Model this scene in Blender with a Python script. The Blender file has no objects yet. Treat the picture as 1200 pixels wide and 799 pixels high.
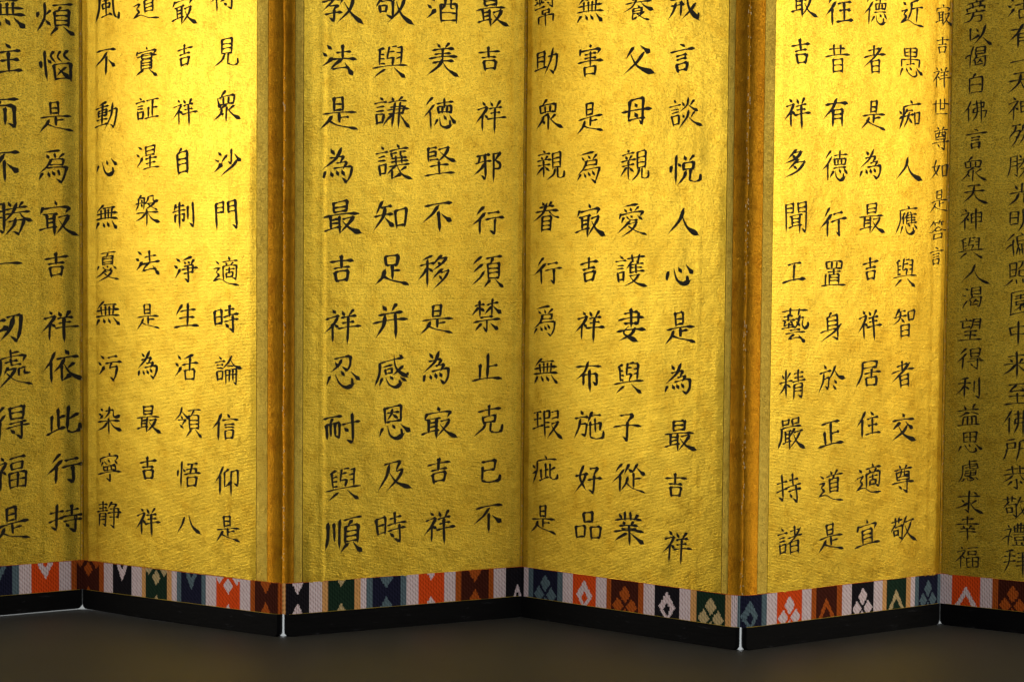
import bpy, bmesh, math, random
from mathutils import Vector, Matrix, noise

scene = bpy.context.scene
COL = scene.collection
# ------------------------------------------------------------------ camera
CAM_H = 0.7203
cam_d = bpy.data.cameras.new('camera')
cam_d.sensor_width = 36.0
cam_d.lens = 2060.44 / 1200 * 36.0
cam_d.clip_start = 0.05
cam_d.clip_end = 60
cam = bpy.data.objects.new('camera', cam_d)
COL.objects.link(cam)
PITCH, ROLL = 0.04703, 0.00857
cam.matrix_world = (Matrix.Translation((0, 0, CAM_H)) @ Matrix.Rotation(math.pi / 2 - PITCH, 4, 'X')
                    @ Matrix.Rotation(ROLL, 4, 'Z'))
scene.camera = cam
# ------------------------------------------------------------------ world (dim studio)
world = bpy.data.worlds.new('World')
scene.world = world
world.use_nodes = True
bg = world.node_tree.nodes['Background']
bg.inputs[0].default_value = (0.75, 0.85, 1.0, 1)
bg.inputs[1].default_value = 0.025
# ------------------------------------------------------------------ lamps: softboxes left and right, one lamp behind
def area(name, loc, target, sx, sy, power, color):
    d = bpy.data.lights.new(name, 'AREA')
    d.shape = 'RECTANGLE'; d.size = sx; d.size_y = sy; d.energy = power; d.color = color
    o = bpy.data.objects.new(name, d); COL.objects.link(o)
    o.location = loc
    o.rotation_euler = (Vector(target) - Vector(loc)).to_track_quat('-Z', 'Y').to_euler()
    return o
area('softbox_left', (-4.40, 2.18, 1.50), (-0.1, 3.4, 0.85), 1.8, 2.1, 62, (1.0, 0.93, 0.80))
area('softbox_right', (3.60, 1.60, 1.50), (0.1, 3.4, 0.85), 1.8, 2.1, 54, (1.0, 0.93, 0.80))
area('fill_left', (-1.75, 0.2, 2.1), (0.6, 3.4, 0.7), 1.2, 1.0, 15, (0.95, 0.97, 1.0))
area('fill_right', (1.75, 0.2, 2.1), (-0.6, 3.4, 0.7), 1.2, 1.0, 15, (0.95, 0.97, 1.0))
area('lamp_behind', (0, 4.3, 1.5), (0, 4.0, 0.0), 2.6, 0.3, 200, (0.88, 0.94, 1.0))
scene.view_settings.view_transform = 'Standard'
scene.view_settings.look = 'None'
scene.view_settings.gamma = 1
scene.view_settings.exposure = 0
scene.render.engine = 'CYCLES'
scene.cycles.max_bounces = 10
scene.cycles.glossy_bounces = 6

# ------------------------------------------------------------------ materials
def mat(name):
    m = bpy.data.materials.new(name); m.use_nodes = True
    nt = m.node_tree
    return m, nt, nt.nodes['Principled BSDF']
def N(nt, t, **kw):
    n = nt.nodes.new(t)
    for k, v in kw.items(): setattr(n, k, v)
    return n
def coords(nt, scale):
    tc = N(nt, 'ShaderNodeTexCoord'); mp = N(nt, 'ShaderNodeMapping')
    mp.inputs['Scale'].default_value = scale
    nt.links.new(tc.outputs['Object'], mp.inputs['Vector'])
    return mp.outputs['Vector']
def noise_n(nt, vec, scale, detail=2, rough=.5, dist=0):
    n = N(nt, 'ShaderNodeTexNoise'); n.inputs['Scale'].default_value = scale
    n.inputs['Detail'].default_value = detail; n.inputs['Roughness'].default_value = rough
    n.inputs['Distortion'].default_value = dist
    nt.links.new(vec, n.inputs['Vector'])
    return n.outputs['Fac']
def ramp(nt, fac, stops):
    r = N(nt, 'ShaderNodeValToRGB')
    e = r.color_ramp.elements
    while len(e) < len(stops): e.new(.5)
    for el, (p, c) in zip(e, stops):
        el.position = p; el.color = (*c, 1) if len(c) == 3 else c
    nt.links.new(fac, r.inputs['Fac'])
    return r.outputs['Color']
def math_n(nt, op, a, b):
    m = N(nt, 'ShaderNodeMath', operation=op)
    for i, v in enumerate((a, b)):
        if isinstance(v, (int, float)): m.inputs[i].default_value = v
        else: nt.links.new(v, m.inputs[i])
    return m.outputs[0]
def bump(nt, h, dist, strength, prev=None):
    b = N(nt, 'ShaderNodeBump'); b.inputs['Distance'].default_value = dist
    b.inputs['Strength'].default_value = strength
    nt.links.new(h, b.inputs['Height'])
    if prev is not None: nt.links.new(prev, b.inputs['Normal'])
    return b.outputs['Normal']

def gold_cloth(name, col, dark, rough=(.31, .42), seed=0.0, ribs=False, grain=1.0, holes=0.0):
    m, nt, p = mat(name)
    vec = coords(nt, (1, 1, 1))
    off = N(nt, 'ShaderNodeVectorMath', operation='ADD'); off.inputs[1].default_value = (seed, seed * 2, seed)
    nt.links.new(vec, off.inputs[0]); v = off.outputs[0]
    st = N(nt, 'ShaderNodeMapping'); st.inputs['Scale'].default_value = (1, 1, 2.2)
    nt.links.new(v, st.inputs['Vector'])
    weave = noise_n(nt, st.outputs[0], 380, 3, .65)
    st2 = N(nt, 'ShaderNodeMapping'); st2.inputs['Scale'].default_value = (1, 1, .35)
    nt.links.new(v, st2.inputs['Vector'])
    warp = noise_n(nt, st2.outputs[0], 420, 1, .5)
    mott = noise_n(nt, v, 38, 5, .65)
    grainy = noise_n(nt, st.outputs[0], 190, 3, .6)
    worn = noise_n(nt, v, 7, 4, .6, .4)
    crump = noise_n(nt, v, 60, 4, .55, .8)
    # thread holes and rubbed foil
    c1 = ramp(nt, weave, [(.24 + holes, dark), (.44 + holes, col), (1, tuple(min(1, x * 1.06) for x in col))])
    c2 = ramp(nt, mott, [(.30, tuple(x * .62 for x in col)), (.52, (1, 1, 1)), (1, (1, 1, 1))])
    mx = N(nt, 'ShaderNodeMixRGB', blend_type='MULTIPLY'); mx.inputs[0].default_value = .42
    nt.links.new(c1, mx.inputs[1]); nt.links.new(c2, mx.inputs[2])
    c3 = ramp(nt, worn, [(.32, (.80, .76, .66)), (.6, (1, 1, 1))])
    mx2 = N(nt, 'ShaderNodeMixRGB', blend_type='MULTIPLY'); mx2.inputs[0].default_value = .75
    nt.links.new(mx.outputs[0], mx2.inputs[1]); nt.links.new(c3, mx2.inputs[2])
    nt.links.new(mx2.outputs[0], p.inputs['Base Color'])
    p.inputs['Metallic'].default_value = .96
    rr = N(nt, 'ShaderNodeMapRange'); rr.inputs['To Min'].default_value = rough[0]; rr.inputs['To Max'].default_value = rough[1]
    nt.links.new(mott, rr.inputs['Value']); nt.links.new(rr.outputs[0], p.inputs['Roughness'])
    n = bump(nt, crump, .0016, .25)
    n = bump(nt, mott, .0010, .2, n)
    n = bump(nt, weave, .0006, .35 * grain, n)
    n = bump(nt, grainy, .0014, .32 * grain, n)
    if not ribs:
        wf = N(nt, 'ShaderNodeTexWave', bands_direction='Z'); wf.inputs['Scale'].default_value = 118
        wf.inputs['Distortion'].default_value = 2.2; wf.inputs['Detail'].default_value = 2; wf.inputs['Detail Scale'].default_value = 2
        nt.links.new(v, wf.inputs['Vector'])
        n = bump(nt, wf.outputs['Fac'], .0007, .20, n)
    n = bump(nt, warp, .0006, .3 * grain, n)
    if ribs:
        w = N(nt, 'ShaderNodeTexWave', bands_direction='Z'); w.inputs['Scale'].default_value = 150
        w.inputs['Distortion'].default_value = 1.0; w.inputs['Detail Scale'].default_value = 3
        nt.links.new(v, w.inputs['Vector'])
        n = bump(nt, w.outputs['Fac'], .0006, .6, n)
    nt.links.new(n, p.inputs['Normal'])
    return m
GOLD = (.94, .635, .058)
M_GOLD = [gold_cloth('gold_leaf_cloth_%s' % w, GOLD, (.30, .19, .03), seed=s, grain=g, holes=h) for w, s, g, h in
          zip(('a', 'b', 'c', 'd', 'e', 'f'), (0, 1.3, 2.7, 4.1, 5.9, 7.7), (1.5, .8, 1.1, .8, .9, 1.6), (.07, 0, .03, 0, .01, .09))]
M_AMBER = gold_cloth('amber_edge_silk', (.72, .32, .014), (.20, .08, .006), (.26, .42), 3.3, True)
M_STRIP = gold_cloth('border_strip_cloth', (.80, .57, .09), (.22, .15, .03), (.40, .55), 9.1, True, 1.3)

def simple(name, col, rough=.6, metal=0, spec=.5):
    m, nt, p = mat(name)
    p.inputs['Base Color'].default_value = (*col, 1); p.inputs['Roughness'].default_value = rough
    p.inputs['Metallic'].default_value = metal; p.inputs['Specular IOR Level'].default_value = spec
    return m
M_BOARD = simple('dark_board', (.06, .032, .008), .8)
M_HINGE = gold_cloth('hinge_silk', (.90, .60, .06), (.3, .16, .02), (.5, .6), 6.1, True)
M_GILT = simple('gilt_thread', (.75, .52, .05), .4, .8)
M_FRAY = simple('pale_frayed_thread', (.88, .70, .34), .7)

def ink():
    m, nt, p = mat('black_ink')
    v = coords(nt, (1, 1, 1))
    f = noise_n(nt, v, 240, 3, .6)
    nt.links.new(ramp(nt, f, [(.25, (.010, .009, .005)), (.62, (.022, .018, .008)), (.8, (.07, .05, .012))]), p.inputs['Base Color'])
    p.inputs['Roughness'].default_value = .62
    p.inputs['Specular IOR Level'].default_value = .25
    return m
M_INK = ink()

def lacquer():
    m, nt, p = mat('black_lacquer')
    v = coords(nt, (.5, 1, 3.5))
    f = noise_n(nt, v, 45, 5, .7, .5)
    nt.links.new(ramp(nt, f, [(.0, (.0012, .0012, .0015)), (.62, (.0015, .0015, .002)), (.74, (.035, .036, .04))]), p.inputs['Base Color'])
    nt.links.new(ramp(nt, f, [(.3, (.34,) * 3), (.75, (.7,) * 3)]), p.inputs['Roughness'])
    p.inputs['Specular IOR Level'].default_value = .12
    nt.links.new(bump(nt, f, .0015, .3), p.inputs['Normal'])
    return m
M_LACQ = lacquer()

def thread_cloth(name, col, seed):
    """dyed silk ribbon: twill threads in relief, slightly uneven dye"""
    m, nt, p = mat(name)
    v = coords(nt, (1, 1, 1))
    w = N(nt, 'ShaderNodeTexWave', bands_direction='X'); w.inputs['Scale'].default_value = 92
    w.inputs['Distortion'].default_value = .5; w.inputs['Detail'].default_value = 1
    nt.links.new(v, w.inputs['Vector'])
    d = N(nt, 'ShaderNodeTexWave', bands_direction='DIAGONAL'); d.inputs['Scale'].default_value = 72
    d.inputs['Distortion'].default_value = .8
    nt.links.new(v, d.inputs['Vector'])
    f = noise_n(nt, v, 160, 3, .6)
    mixf = math_n(nt, 'ADD', math_n(nt, 'MULTIPLY', w.outputs['Fac'], .48), math_n(nt, 'ADD', math_n(nt, 'MULTIPLY', d.outputs['Fac'], .24), math_n(nt, 'MULTIPLY', f, .36)))
    lo = tuple(c * .48 for c in col); hi = tuple(min(.95, c * 1.3 + .008) for c in col)
    nt.links.new(ramp(nt, mixf, [(.25, lo), (.52, col), (.9, hi)]), p.inputs['Base Color'])
    p.inputs['Roughness'].default_value = .8; p.inputs['Specular IOR Level'].default_value = .08
    nt.links.new(bump(nt, mixf, .0006, .6), p.inputs['Normal'])
    return m
THREAD = {'K': (.011, .009, .013), 'N': (.012, .013, .036), 'T': (.12, .18, .21), 'W': (.93, .68, .69),
          'R': (.98, .085, .008), 'O': (.50, .10, .012), 'M': (.070, .013, .006), 'A': (.90, .42, .14),
          'G': (.012, .034, .018), 'Y': (.62, .46, .22)}
MT = {k: thread_cloth('silk_' + {'K': 'black', 'N': 'navy', 'T': 'slate', 'W': 'blush_white', 'R': 'vermilion', 'O': 'rust',
      'M': 'maroon', 'A': 'apricot', 'G': 'dark_green', 'Y': 'tan'}[k], c, i) for i, (k, c) in enumerate(THREAD.items())}

# ------------------------------------------------------------------ helpers
def link_mesh(name, verts, faces, mats, parent=None, midx=None, smooth=False, matrix=None):
    me = bpy.data.meshes.new(name)
    me.from_pydata(verts, [], faces)
    for m in (mats if isinstance(mats, (list, tuple)) else [mats]): me.materials.append(m)
    if midx is not None: me.polygons.foreach_set('material_index', midx)
    if smooth: me.polygons.foreach_set('use_smooth', [True] * len(me.polygons))
    me.update()
    o = bpy.data.objects.new(name, me); COL.objects.link(o)
    if parent is not None: o.parent = parent
    if matrix is not None and (parent is None or parent == screen): o.matrix_basis = (screen_m.inverted() if parent else Matrix()) @ matrix
    return o

# ------------------------------------------------------------------ ground and backdrop
def ground_mat():
    m, nt, p = mat('dark_felt_paper')
    v = coords(nt, (1, 1, 1))
    f = noise_n(nt, v, 900, 3, .7); g = noise_n(nt, v, 5, 4, .6)
    a = ramp(nt, f, [(.3, (.040, .039, .034)), (.66, (.060, .058, .049)), (.76, (.13, .12, .09))])
    b = ramp(nt, g, [(.3, (.85, .85, .85)), (.7, (1, 1, 1))])
    mx = N(nt, 'ShaderNodeMixRGB', blend_type='MULTIPLY'); mx.inputs[0].default_value = 1
    nt.links.new(a, mx.inputs[1]); nt.links.new(b, mx.inputs[2]); nt.links.new(mx.outputs[0], p.inputs['Base Color'])
    p.inputs['Roughness'].default_value = .58; p.inputs['Specular IOR Level'].default_value = .4
    nt.links.new(bump(nt, f, .0006, .4), p.inputs['Normal'])
    return m
gv, gf = [], []
nx, ny = 60, 60
for j in range(ny + 1):
    for i in range(nx + 1):
        x = -6 + 12 * i / nx; y = -4 + 12 * j / ny
        gv.append((x, y, 0))
for j in range(ny):
    for i in range(nx):
        a = j * (nx + 1) + i
        gf.append((a, a + 1, a + nx + 2, a + nx + 1))
ground = link_mesh('ground', gv, gf, ground_mat())
ground['kind'] = 'structure'
bv, bf = [], []
for i in range(2):
    x = -4 + 8 * i
    for k in range(10):
        t = k / 9
        if k < 7:
            a = t / (6 / 9) * math.pi / 2
            bv.append((x, 6.2 + .6 * math.sin(a), .006 + .6 * (1 - math.cos(a))))
        else: bv.append((x, 6.8, .6 + (k - 6) * .8))
for k in range(9): bf.append((k, k + 10, k + 11, k + 1))
backdrop = link_mesh('backdrop', bv, bf, simple('white_paper', (.78, .79, .80), .8), smooth=True)
backdrop['kind'] = 'structure'

# ------------------------------------------------------------------ the folding screen
FOLD = [(-1.30642, 3.30339), (-0.86763, 3.5431), (-0.43029, 3.30075), (0.02343, 3.51083),
        (0.42753, 3.21637), (0.85629, 3.47359), (1.2902, 3.22515)]        # even index = ridge towards the camera
TOP = 1.70
Z_RUN, Z_BAND = .0425, .1025
THICK = .022
screen = bpy.data.objects.new('folding_screen', None); COL.objects.link(screen)
screen.location = (0, 3.4, 0)
screen['label'] = 'gold folding screen of six panels with black brushed characters and striped silk hem'
screen['category'] = 'folding screen'
screen_m = Matrix.Translation((0, 3.4, 0))

def panel_matrix(k):
    (ax, ay), (bx, by) = FOLD[k], FOLD[k + 1]
    X = Vector((bx - ax, by - ay, 0)).normalized(); Z = Vector((0, 0, 1)); Y = Z.cross(X)
    m = Matrix((X, Y, Z)).transposed().to_4x4(); m.translation = Vector((ax, ay, 0))
    return m                                                            # local x along the panel, y backwards, z up
def width(k):
    (ax, ay), (bx, by) = FOLD[k], FOLD[k + 1]
    return math.hypot(bx - ax, by - ay)
def half_angle(k, side):
    """slope of the mitre plane at that end: how far x moves per metre of depth"""
    j = k if side == 0 else k + 1
    if j == 0 or j == len(FOLD) - 1: return 0.0
    a = Vector(FOLD[j - 1]); b = Vector(FOLD[j]); c = Vector(FOLD[j + 1])
    u = (b - a).normalized(); v = (c - b).normalized()
    turn = math.atan2(u.x * v.y - u.y * v.x, u.dot(v))                  # >0: valley seen from the front is negative
    return math.tan(turn / 2)

def relief(k, x, z):
    """height of the mounted cloth above the board (metres): slack waves, crumples, paper seams, a dip shaped to reflect a dark streak"""
    p = Vector((x + k * 3.1, k * 1.7, z))
    h = .0011 * noise.noise(p * 5.0) + .0007 * noise.noise(Vector((p.x * 22, p.y, p.z * 7)))
    h += .00032 * noise.noise(p * 48) + .00016 * noise.noise(p * 105)
    w = WID[k]
    for c, a, *s in SEAM_AND_STREAK[k]:
        d = (x / w - c) / (s[0] if s else .006)
        h += a * math.exp(-d * d)
    return h
WID = [width(k) for k in range(6)]
SEAM_AND_STREAK = {0: [(.925, -.0046, .036), (.83, -.0006), (.975, .0006)], 1: [(.037, .0011), (.075, -.0008), (.74, .0004)], 2: [(.155, .0008), (.172, -.0004), (.946, -.0009), (.97, .0008)],  # first panel's wide dip is no seam: shaped in for a dark reflected streak
        3: [(.03, .0010), (.06, -.0006), (.80, .0003)], 4: [(.93, -.0005), (.97, .0007), (.20, .0003)], 5: [(.045, .0006), (.10, -.0005)]}
# (inner edge of border strip, outer edge of strip) as fractions, for the ridge end of each panel; end at which the ridge lies
RIDGE = {0: (0, .048, .090), 1: (1, .930, .877), 2: (0, .044, .078), 3: (1, .942, .914), 4: (0, .070, .118), 5: (1, .935, .890)}
GAPW = .0013
FLAT = {1: .0024, 5: .0024, 2: .0021, 4: .0021, 3: .0003, 0: .002, 6: .002}    # half gaps between the base runners at each fold

def box_plan(name, plan_rows, m, parent, k, smooth=False):
    """plan_rows: list of (z, [(x, y), ...]) rings with the same count -> closed solid"""
    V, Fc = [], []
    n = len(plan_rows[0][1])
    for z, ring in plan_rows:
        for q in ring:
            V.append((q[0], q[1], q[2] if len(q) > 2 else z))
    for r in range(len(plan_rows) - 1):
        for i in range(n):
            a = r * n + i; b = r * n + (i + 1) % n
            Fc.append((a, b, b + n, a + n))
    Fc.append(tuple(range(n))[::-1]); Fc.append(tuple((len(plan_rows) - 1) * n + i for i in range(n)))
    o = link_mesh(name, V, Fc, m, parent, matrix=panel_matrix(k))
    bm = bmesh.new(); bm.from_mesh(o.data); bmesh.ops.recalc_face_normals(bm, faces=bm.faces); bm.to_mesh(o.data); bm.free()
    return o

# strokes of each character on a 200 unit square, x then y downwards
GLYPHS = {
"無": [[70,8,20,62],[64,34,166,22],[12,82,188,64],[48,50,54,112],[82,44,84,112],[114,40,112,110],[146,36,140,108],[6,124,194,106],[34,142,14,180],[68,140,82,170],[106,136,124,166],[146,128,182,168]],
"往": [[60,8,20,58],[68,50,38,98,2,132],[42,92,42,192],[116,8,138,28],[84,60,184,44],[92,110,176,98],[130,54,130,168],[74,180,196,162]],
"而": [[8,44,190,22],[100,36,84,72],[28,76,34,186],[32,80,166,64],[166,64,162,180],[162,180,140,166],[76,76,76,166],[118,72,118,162]],
"不": [[22,38,178,20],[104,34,70,90,10,142],[98,70,98,194],[118,88,162,126]],
"勝": [[22,20,20,110,2,188],[24,24,70,14],[70,14,70,184],[70,184,54,172],[26,62,68,56],[26,100,68,94],[92,8,104,28],[166,4,148,28],[82,48,186,32],[78,80,198,60],[134,8,116,70,76,122],[146,66,168,92,200,110],[94,124,172,110],[172,110,164,158,148,194],[148,194,126,180],[130,98,120,150,78,198]],
"一": [[10,112,188,88]],
"切": [[6,92,92,66],[46,26,46,138],[46,138,88,112],[98,50,174,36],[174,36,166,130,148,184],[148,184,124,166],[134,44,120,120,70,184]],
"處": [[98,0,98,36],[100,18,140,12],[40,44,172,28],[172,28,160,50],[44,44,40,120,4,188],[68,64,130,54],[96,44,98,80],[98,80,146,74],[80,92,62,120],[74,106,120,96],[120,96,90,146,30,198],[72,128,110,168,196,188],[132,100,130,140],[134,100,166,94],[166,94,166,128,190,130]],
"得": [[60,8,22,58],[68,50,38,98,2,132],[42,92,42,194],[96,14,100,84],[98,18,168,8],[168,8,162,76],[100,48,162,42],[100,80,162,74],[88,108,182,96],[74,134,198,114],[154,98,154,194],[154,194,128,178],[98,146,118,166]],
"福": [[46,14,62,32],[14,62,78,44],[78,46,50,100,6,148],[48,92,48,192],[58,90,78,112],[98,30,182,16],[104,52,108,86],[106,54,168,46],[168,46,164,78],[108,84,164,76],[94,108,98,192],[96,112,184,98],[184,98,180,186],[138,108,138,182],[98,148,180,140],[98,188,180,180]],
"是": [[74,18,76,92],[74,22,122,14],[122,14,118,88],[78,55,116,50],[78,88,116,82],[14,120,188,98],[102,108,102,158],[104,134,150,124],[62,124,48,160,10,198],[42,148,92,176,192,192]],
"煩": [[14,66,8,96],[82,46,62,74],[46,10,44,100,2,184],[48,110,74,148],[90,24,196,8],[140,20,124,50],[102,54,104,154],[104,56,180,46],[180,46,178,148],[106,84,176,78],[106,114,176,108],[106,146,176,140],[118,158,84,196],[150,152,194,188]],
"惱": [[16,72,14,112],[44,8,44,192],[58,58,74,80],[92,10,76,38,96,70],[128,6,112,34,132,66],[168,2,150,30,172,60],[84,92,92,184],[88,96,180,82],[180,82,174,190],[92,184,174,174],[156,104,106,160],[112,112,152,154]],
"為": [[50,20,66,42],[106,6,80,70,14,132],[44,68,120,52],[120,52,104,86],[84,96,138,84],[138,84,122,116],[64,126,166,108],[166,108,162,160,140,198],[140,198,120,182],[22,150,12,182],[52,146,64,172],[82,140,96,166],[112,134,126,158]],
"爲": [[120,2,40,20],[44,32,58,50],[84,26,94,44],[142,18,118,42],[74,52,56,110,12,154],[60,62,140,52],[140,52,134,84],[62,92,136,84],[50,120,160,104],[160,104,150,158,132,200],[132,200,110,184],[30,150,16,182],[58,142,68,168],[84,136,98,160],[110,128,124,152]],
"㝡": [[98,2,106,22],[34,36,24,68],[34,46,172,28],[172,28,158,54],[30,84,110,70],[50,82,52,162],[92,74,92,202],[54,106,90,99],[54,132,90,125],[8,178,104,152],[114,94,168,80],[168,80,144,140,100,192],[116,112,150,160,200,190]],
"吉": [[30,54,172,36],[98,8,98,88],[54,94,146,80],[62,116,72,182],[62,120,142,110],[142,110,130,176],[72,174,132,167]],
"祥": [[46,14,62,32],[14,64,78,44],[78,46,50,100,8,150],[48,92,48,192],[58,92,78,114],[96,16,110,40],[160,6,140,40],[90,58,170,44],[96,88,162,78],[76,126,198,104],[128,48,128,206]],
"依": [[60,10,40,68,4,112],[40,66,40,192],[120,4,138,22],[72,54,190,36],[118,48,96,92,56,128],[98,92,98,180],[98,180,134,152],[168,72,136,104],[112,74,148,134,200,174]],
"此": [[30,64,32,162],[68,24,70,154],[70,82,104,70],[4,182,108,142],[180,56,130,92],[124,14,124,160],[124,160,150,174,188,156],[188,156,190,118]],
"行": [[70,8,30,58],[80,48,44,96,2,132],[48,90,48,192],[96,54,166,40],[80,100,196,80],[140,92,140,194],[140,194,120,178]],
"持": [[8,66,86,50],[50,12,50,176],[50,176,24,160],[4,126,86,98],[104,50,172,38],[134,10,136,82],[86,92,196,72],[94,124,192,106],[156,84,158,190],[158,190,132,174],[104,136,124,162]],
"風": [[38,20,34,110,4,190],[40,22,150,6],[150,6,148,90,162,160,188,184],[188,184,192,146],[122,32,66,46],[62,66,66,104],[64,70,122,62],[122,62,118,98],[68,102,118,96],[92,42,92,150],[54,162,134,144],[118,132,138,158]],
"動": [[92,6,40,22],[8,46,112,30],[28,58,32,104],[30,62,96,54],[96,54,92,98],[30,82,92,76],[32,104,92,98],[62,16,62,168],[20,130,100,120],[6,178,106,156],[108,72,176,56],[176,56,168,130,152,184],[152,184,132,166],[144,14,136,100,88,190]],
"心": [[30,96,16,142],[62,76,82,142,122,168,152,156],[150,156,146,122],[96,66,110,94],[140,50,170,86]],
"憂": [[40,14,160,0],[98,8,88,30],[56,32,58,90],[58,34,140,26],[140,26,138,84],[60,52,138,46],[60,70,138,64],[60,88,138,82],[28,96,18,122],[60,104,80,126,118,128,132,116],[92,94,104,108],[148,96,172,118],[88,124,56,160,16,182],[80,144,138,134],[138,134,104,176,34,204],[76,154,120,180,188,196]],
"污": [[28,18,54,38],[10,70,34,88],[12,160,48,112],[88,32,160,20],[68,74,194,54],[116,66,100,106],[100,106,164,96],[164,96,154,160,136,192],[136,192,110,176]],
"染": [[30,14,50,30],[14,50,34,64],[20,92,50,66],[110,2,104,46,66,86],[76,34,142,24],[142,24,144,64,170,72,188,62],[8,120,192,100],[100,84,100,202],[92,116,60,156,8,180],[110,112,146,148,196,170]],
"寧": [[98,0,104,16],[28,32,22,58],[28,40,174,22],[174,22,160,46],[46,60,34,82],[62,56,78,84,122,90,144,76],[94,46,104,62],[144,50,166,72],[50,96,54,130],[52,100,152,88],[152,88,148,122],[84,98,84,124],[116,94,116,120],[54,130,148,122],[6,156,196,134],[102,150,102,200],[102,200,78,184]],
"静": [[18,34,84,24],[20,56,80,48],[6,82,94,66],[50,6,50,78],[26,96,26,182],[28,98,78,90],[78,90,76,184],[76,184,62,174],[30,120,74,114],[30,142,74,136],[128,2,102,44],[122,22,164,14],[164,14,144,44],[110,56,180,44],[180,44,176,112],[92,88,198,68],[108,116,176,108],[144,46,144,190],[144,190,122,174]],
"道": [[20,30,44,48],[8,88,54,78],[54,78,30,110],[30,110,52,134],[52,134,10,168],[8,172,60,162,120,190,198,192],[96,6,108,24],[152,2,136,24],[68,40,192,24],[124,34,114,52],[92,56,94,146],[94,60,160,50],[160,50,158,140],[96,86,158,80],[96,112,158,106],[96,140,158,134]],
"實": [[98,0,104,16],[30,32,24,58],[30,40,174,22],[174,22,160,44],[62,52,60,82],[60,54,146,44],[146,44,140,74],[28,70,176,56],[60,84,142,76],[62,96,62,164],[64,98,142,88],[142,88,140,156],[66,118,140,112],[66,138,140,132],[66,160,140,154],[78,166,28,200],[124,162,174,192]],
"証": [[36,16,52,32],[4,58,80,44],[18,82,62,76],[18,104,62,98],[18,126,24,182],[20,130,66,122],[66,122,62,176],[24,178,62,172],[92,42,190,26],[142,34,142,156],[142,92,182,84],[108,88,110,160],[80,176,198,154]],
"涅": [[28,18,54,38],[10,70,34,88],[12,162,48,112],[84,22,88,84],[86,26,162,14],[162,14,158,76],[88,54,158,46],[88,84,158,76],[80,116,176,102],[124,88,124,172],[88,146,166,136],[64,186,196,168]],
"槃": [[52,2,38,20],[28,22,26,70,8,104],[30,26,76,18],[76,18,74,96],[50,34,58,44],[2,66,96,52],[52,62,58,76],[112,8,106,32,92,46],[112,10,154,4],[154,4,156,32,180,36],[104,56,164,48],[164,48,136,78,92,98],[110,60,140,84,186,96],[10,132,190,112],[98,100,98,206],[90,128,58,162,8,184],[108,124,146,158,194,176]],
"法": [[28,18,54,38],[10,66,34,86],[12,150,48,104],[80,60,164,44],[118,12,118,96],[58,110,194,90],[116,98,62,162],[62,164,160,146],[136,122,172,172]],
"最": [[62,14,64,76],[62,18,136,8],[136,8,132,70],[66,44,130,38],[66,72,130,64],[8,104,192,84],[46,100,46,172],[92,96,92,198],[50,124,90,118],[50,146,90,140],[12,184,102,162],[112,118,170,104],[170,104,146,150,100,196],[112,128,150,165,198,192]],
"自": [[96,4,74,34],[54,38,58,186],[58,42,140,28],[140,28,134,184],[60,84,134,76],[60,124,134,116],[60,176,134,168]],
"制": [[40,20,24,58],[34,42,104,30],[8,76,116,58],[66,6,66,196],[28,98,28,156],[30,102,104,90],[104,90,100,150],[100,150,86,140],[136,36,136,130],[174,8,176,188],[176,188,150,170]],
"淨": [[28,18,54,38],[10,70,34,88],[12,162,48,112],[152,6,84,30],[92,42,104,58],[124,34,132,52],[172,24,152,52],[88,76,162,64],[162,64,158,124],[66,106,198,84],[88,132,160,120],[122,70,122,190],[122,190,98,172]],
"生": [[62,16,20,90],[48,62,166,46],[104,6,104,174],[44,118,160,104],[6,182,194,164]],
"活": [[28,18,54,38],[10,68,34,86],[12,158,48,110],[160,8,88,32],[64,78,194,58],[128,26,128,116],[88,116,94,184],[90,120,168,108],[168,108,162,176],[94,180,162,172]],
"領": [[54,4,36,48,4,88],[52,28,76,50,100,68],[44,62,58,82],[24,96,84,86],[84,86,54,126],[36,122,62,150],[100,24,198,8],[146,20,130,52],[110,56,112,158],[112,58,182,48],[182,48,180,150],[114,88,178,82],[114,118,178,112],[114,150,178,144],[126,160,92,198],[154,154,194,190]],
"悟": [[16,72,14,112],[44,8,44,194],[58,58,74,80],[90,26,176,12],[126,20,116,90],[84,62,166,50],[166,50,162,86],[70,98,196,78],[92,122,98,186],[94,126,168,114],[168,114,162,180],[98,182,162,174]],
"八": [[72,46,56,110,10,170],[104,30,140,110,190,158]],
"見": [[60,16,64,112],[62,20,142,8],[142,8,138,104],[66,48,138,42],[66,76,138,70],[66,106,138,100],[84,112,64,156,8,190],[114,108,112,172],[112,172,150,186,186,172],[186,172,188,140]],
"眾": [[92,2,60,36],[34,42,44,94],[38,46,160,32],[160,32,150,84],[76,44,78,88],[116,40,114,84],[44,94,150,84],[104,96,50,126],[98,110,98,202],[66,122,52,156,12,190],[62,146,72,166],[160,104,120,134],[112,126,146,160,194,186]],
"沙": [[28,30,54,48],[10,82,34,98],[12,166,48,118],[128,8,128,116],[128,116,112,106],[94,46,64,96],[152,44,188,80],[176,82,138,144,62,200]],
"門": [[24,20,28,192],[28,22,84,14],[84,14,82,86],[30,50,82,46],[30,84,82,80],[116,18,118,84],[118,18,176,8],[176,8,172,194],[172,194,148,176],[118,48,172,42],[118,80,172,76]],
"適": [[20,30,44,48],[8,88,54,78],[54,78,30,110],[30,110,52,134],[52,134,10,168],[8,172,60,162,120,190,198,192],[122,2,132,20],[72,36,188,20],[100,38,110,56],[156,32,142,52],[78,64,82,158],[80,66,182,52],[182,52,178,156],[178,156,160,146],[98,88,164,80],[130,68,130,112],[106,112,108,146],[106,114,154,106],[154,106,152,138],[108,142,152,136]],
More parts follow.
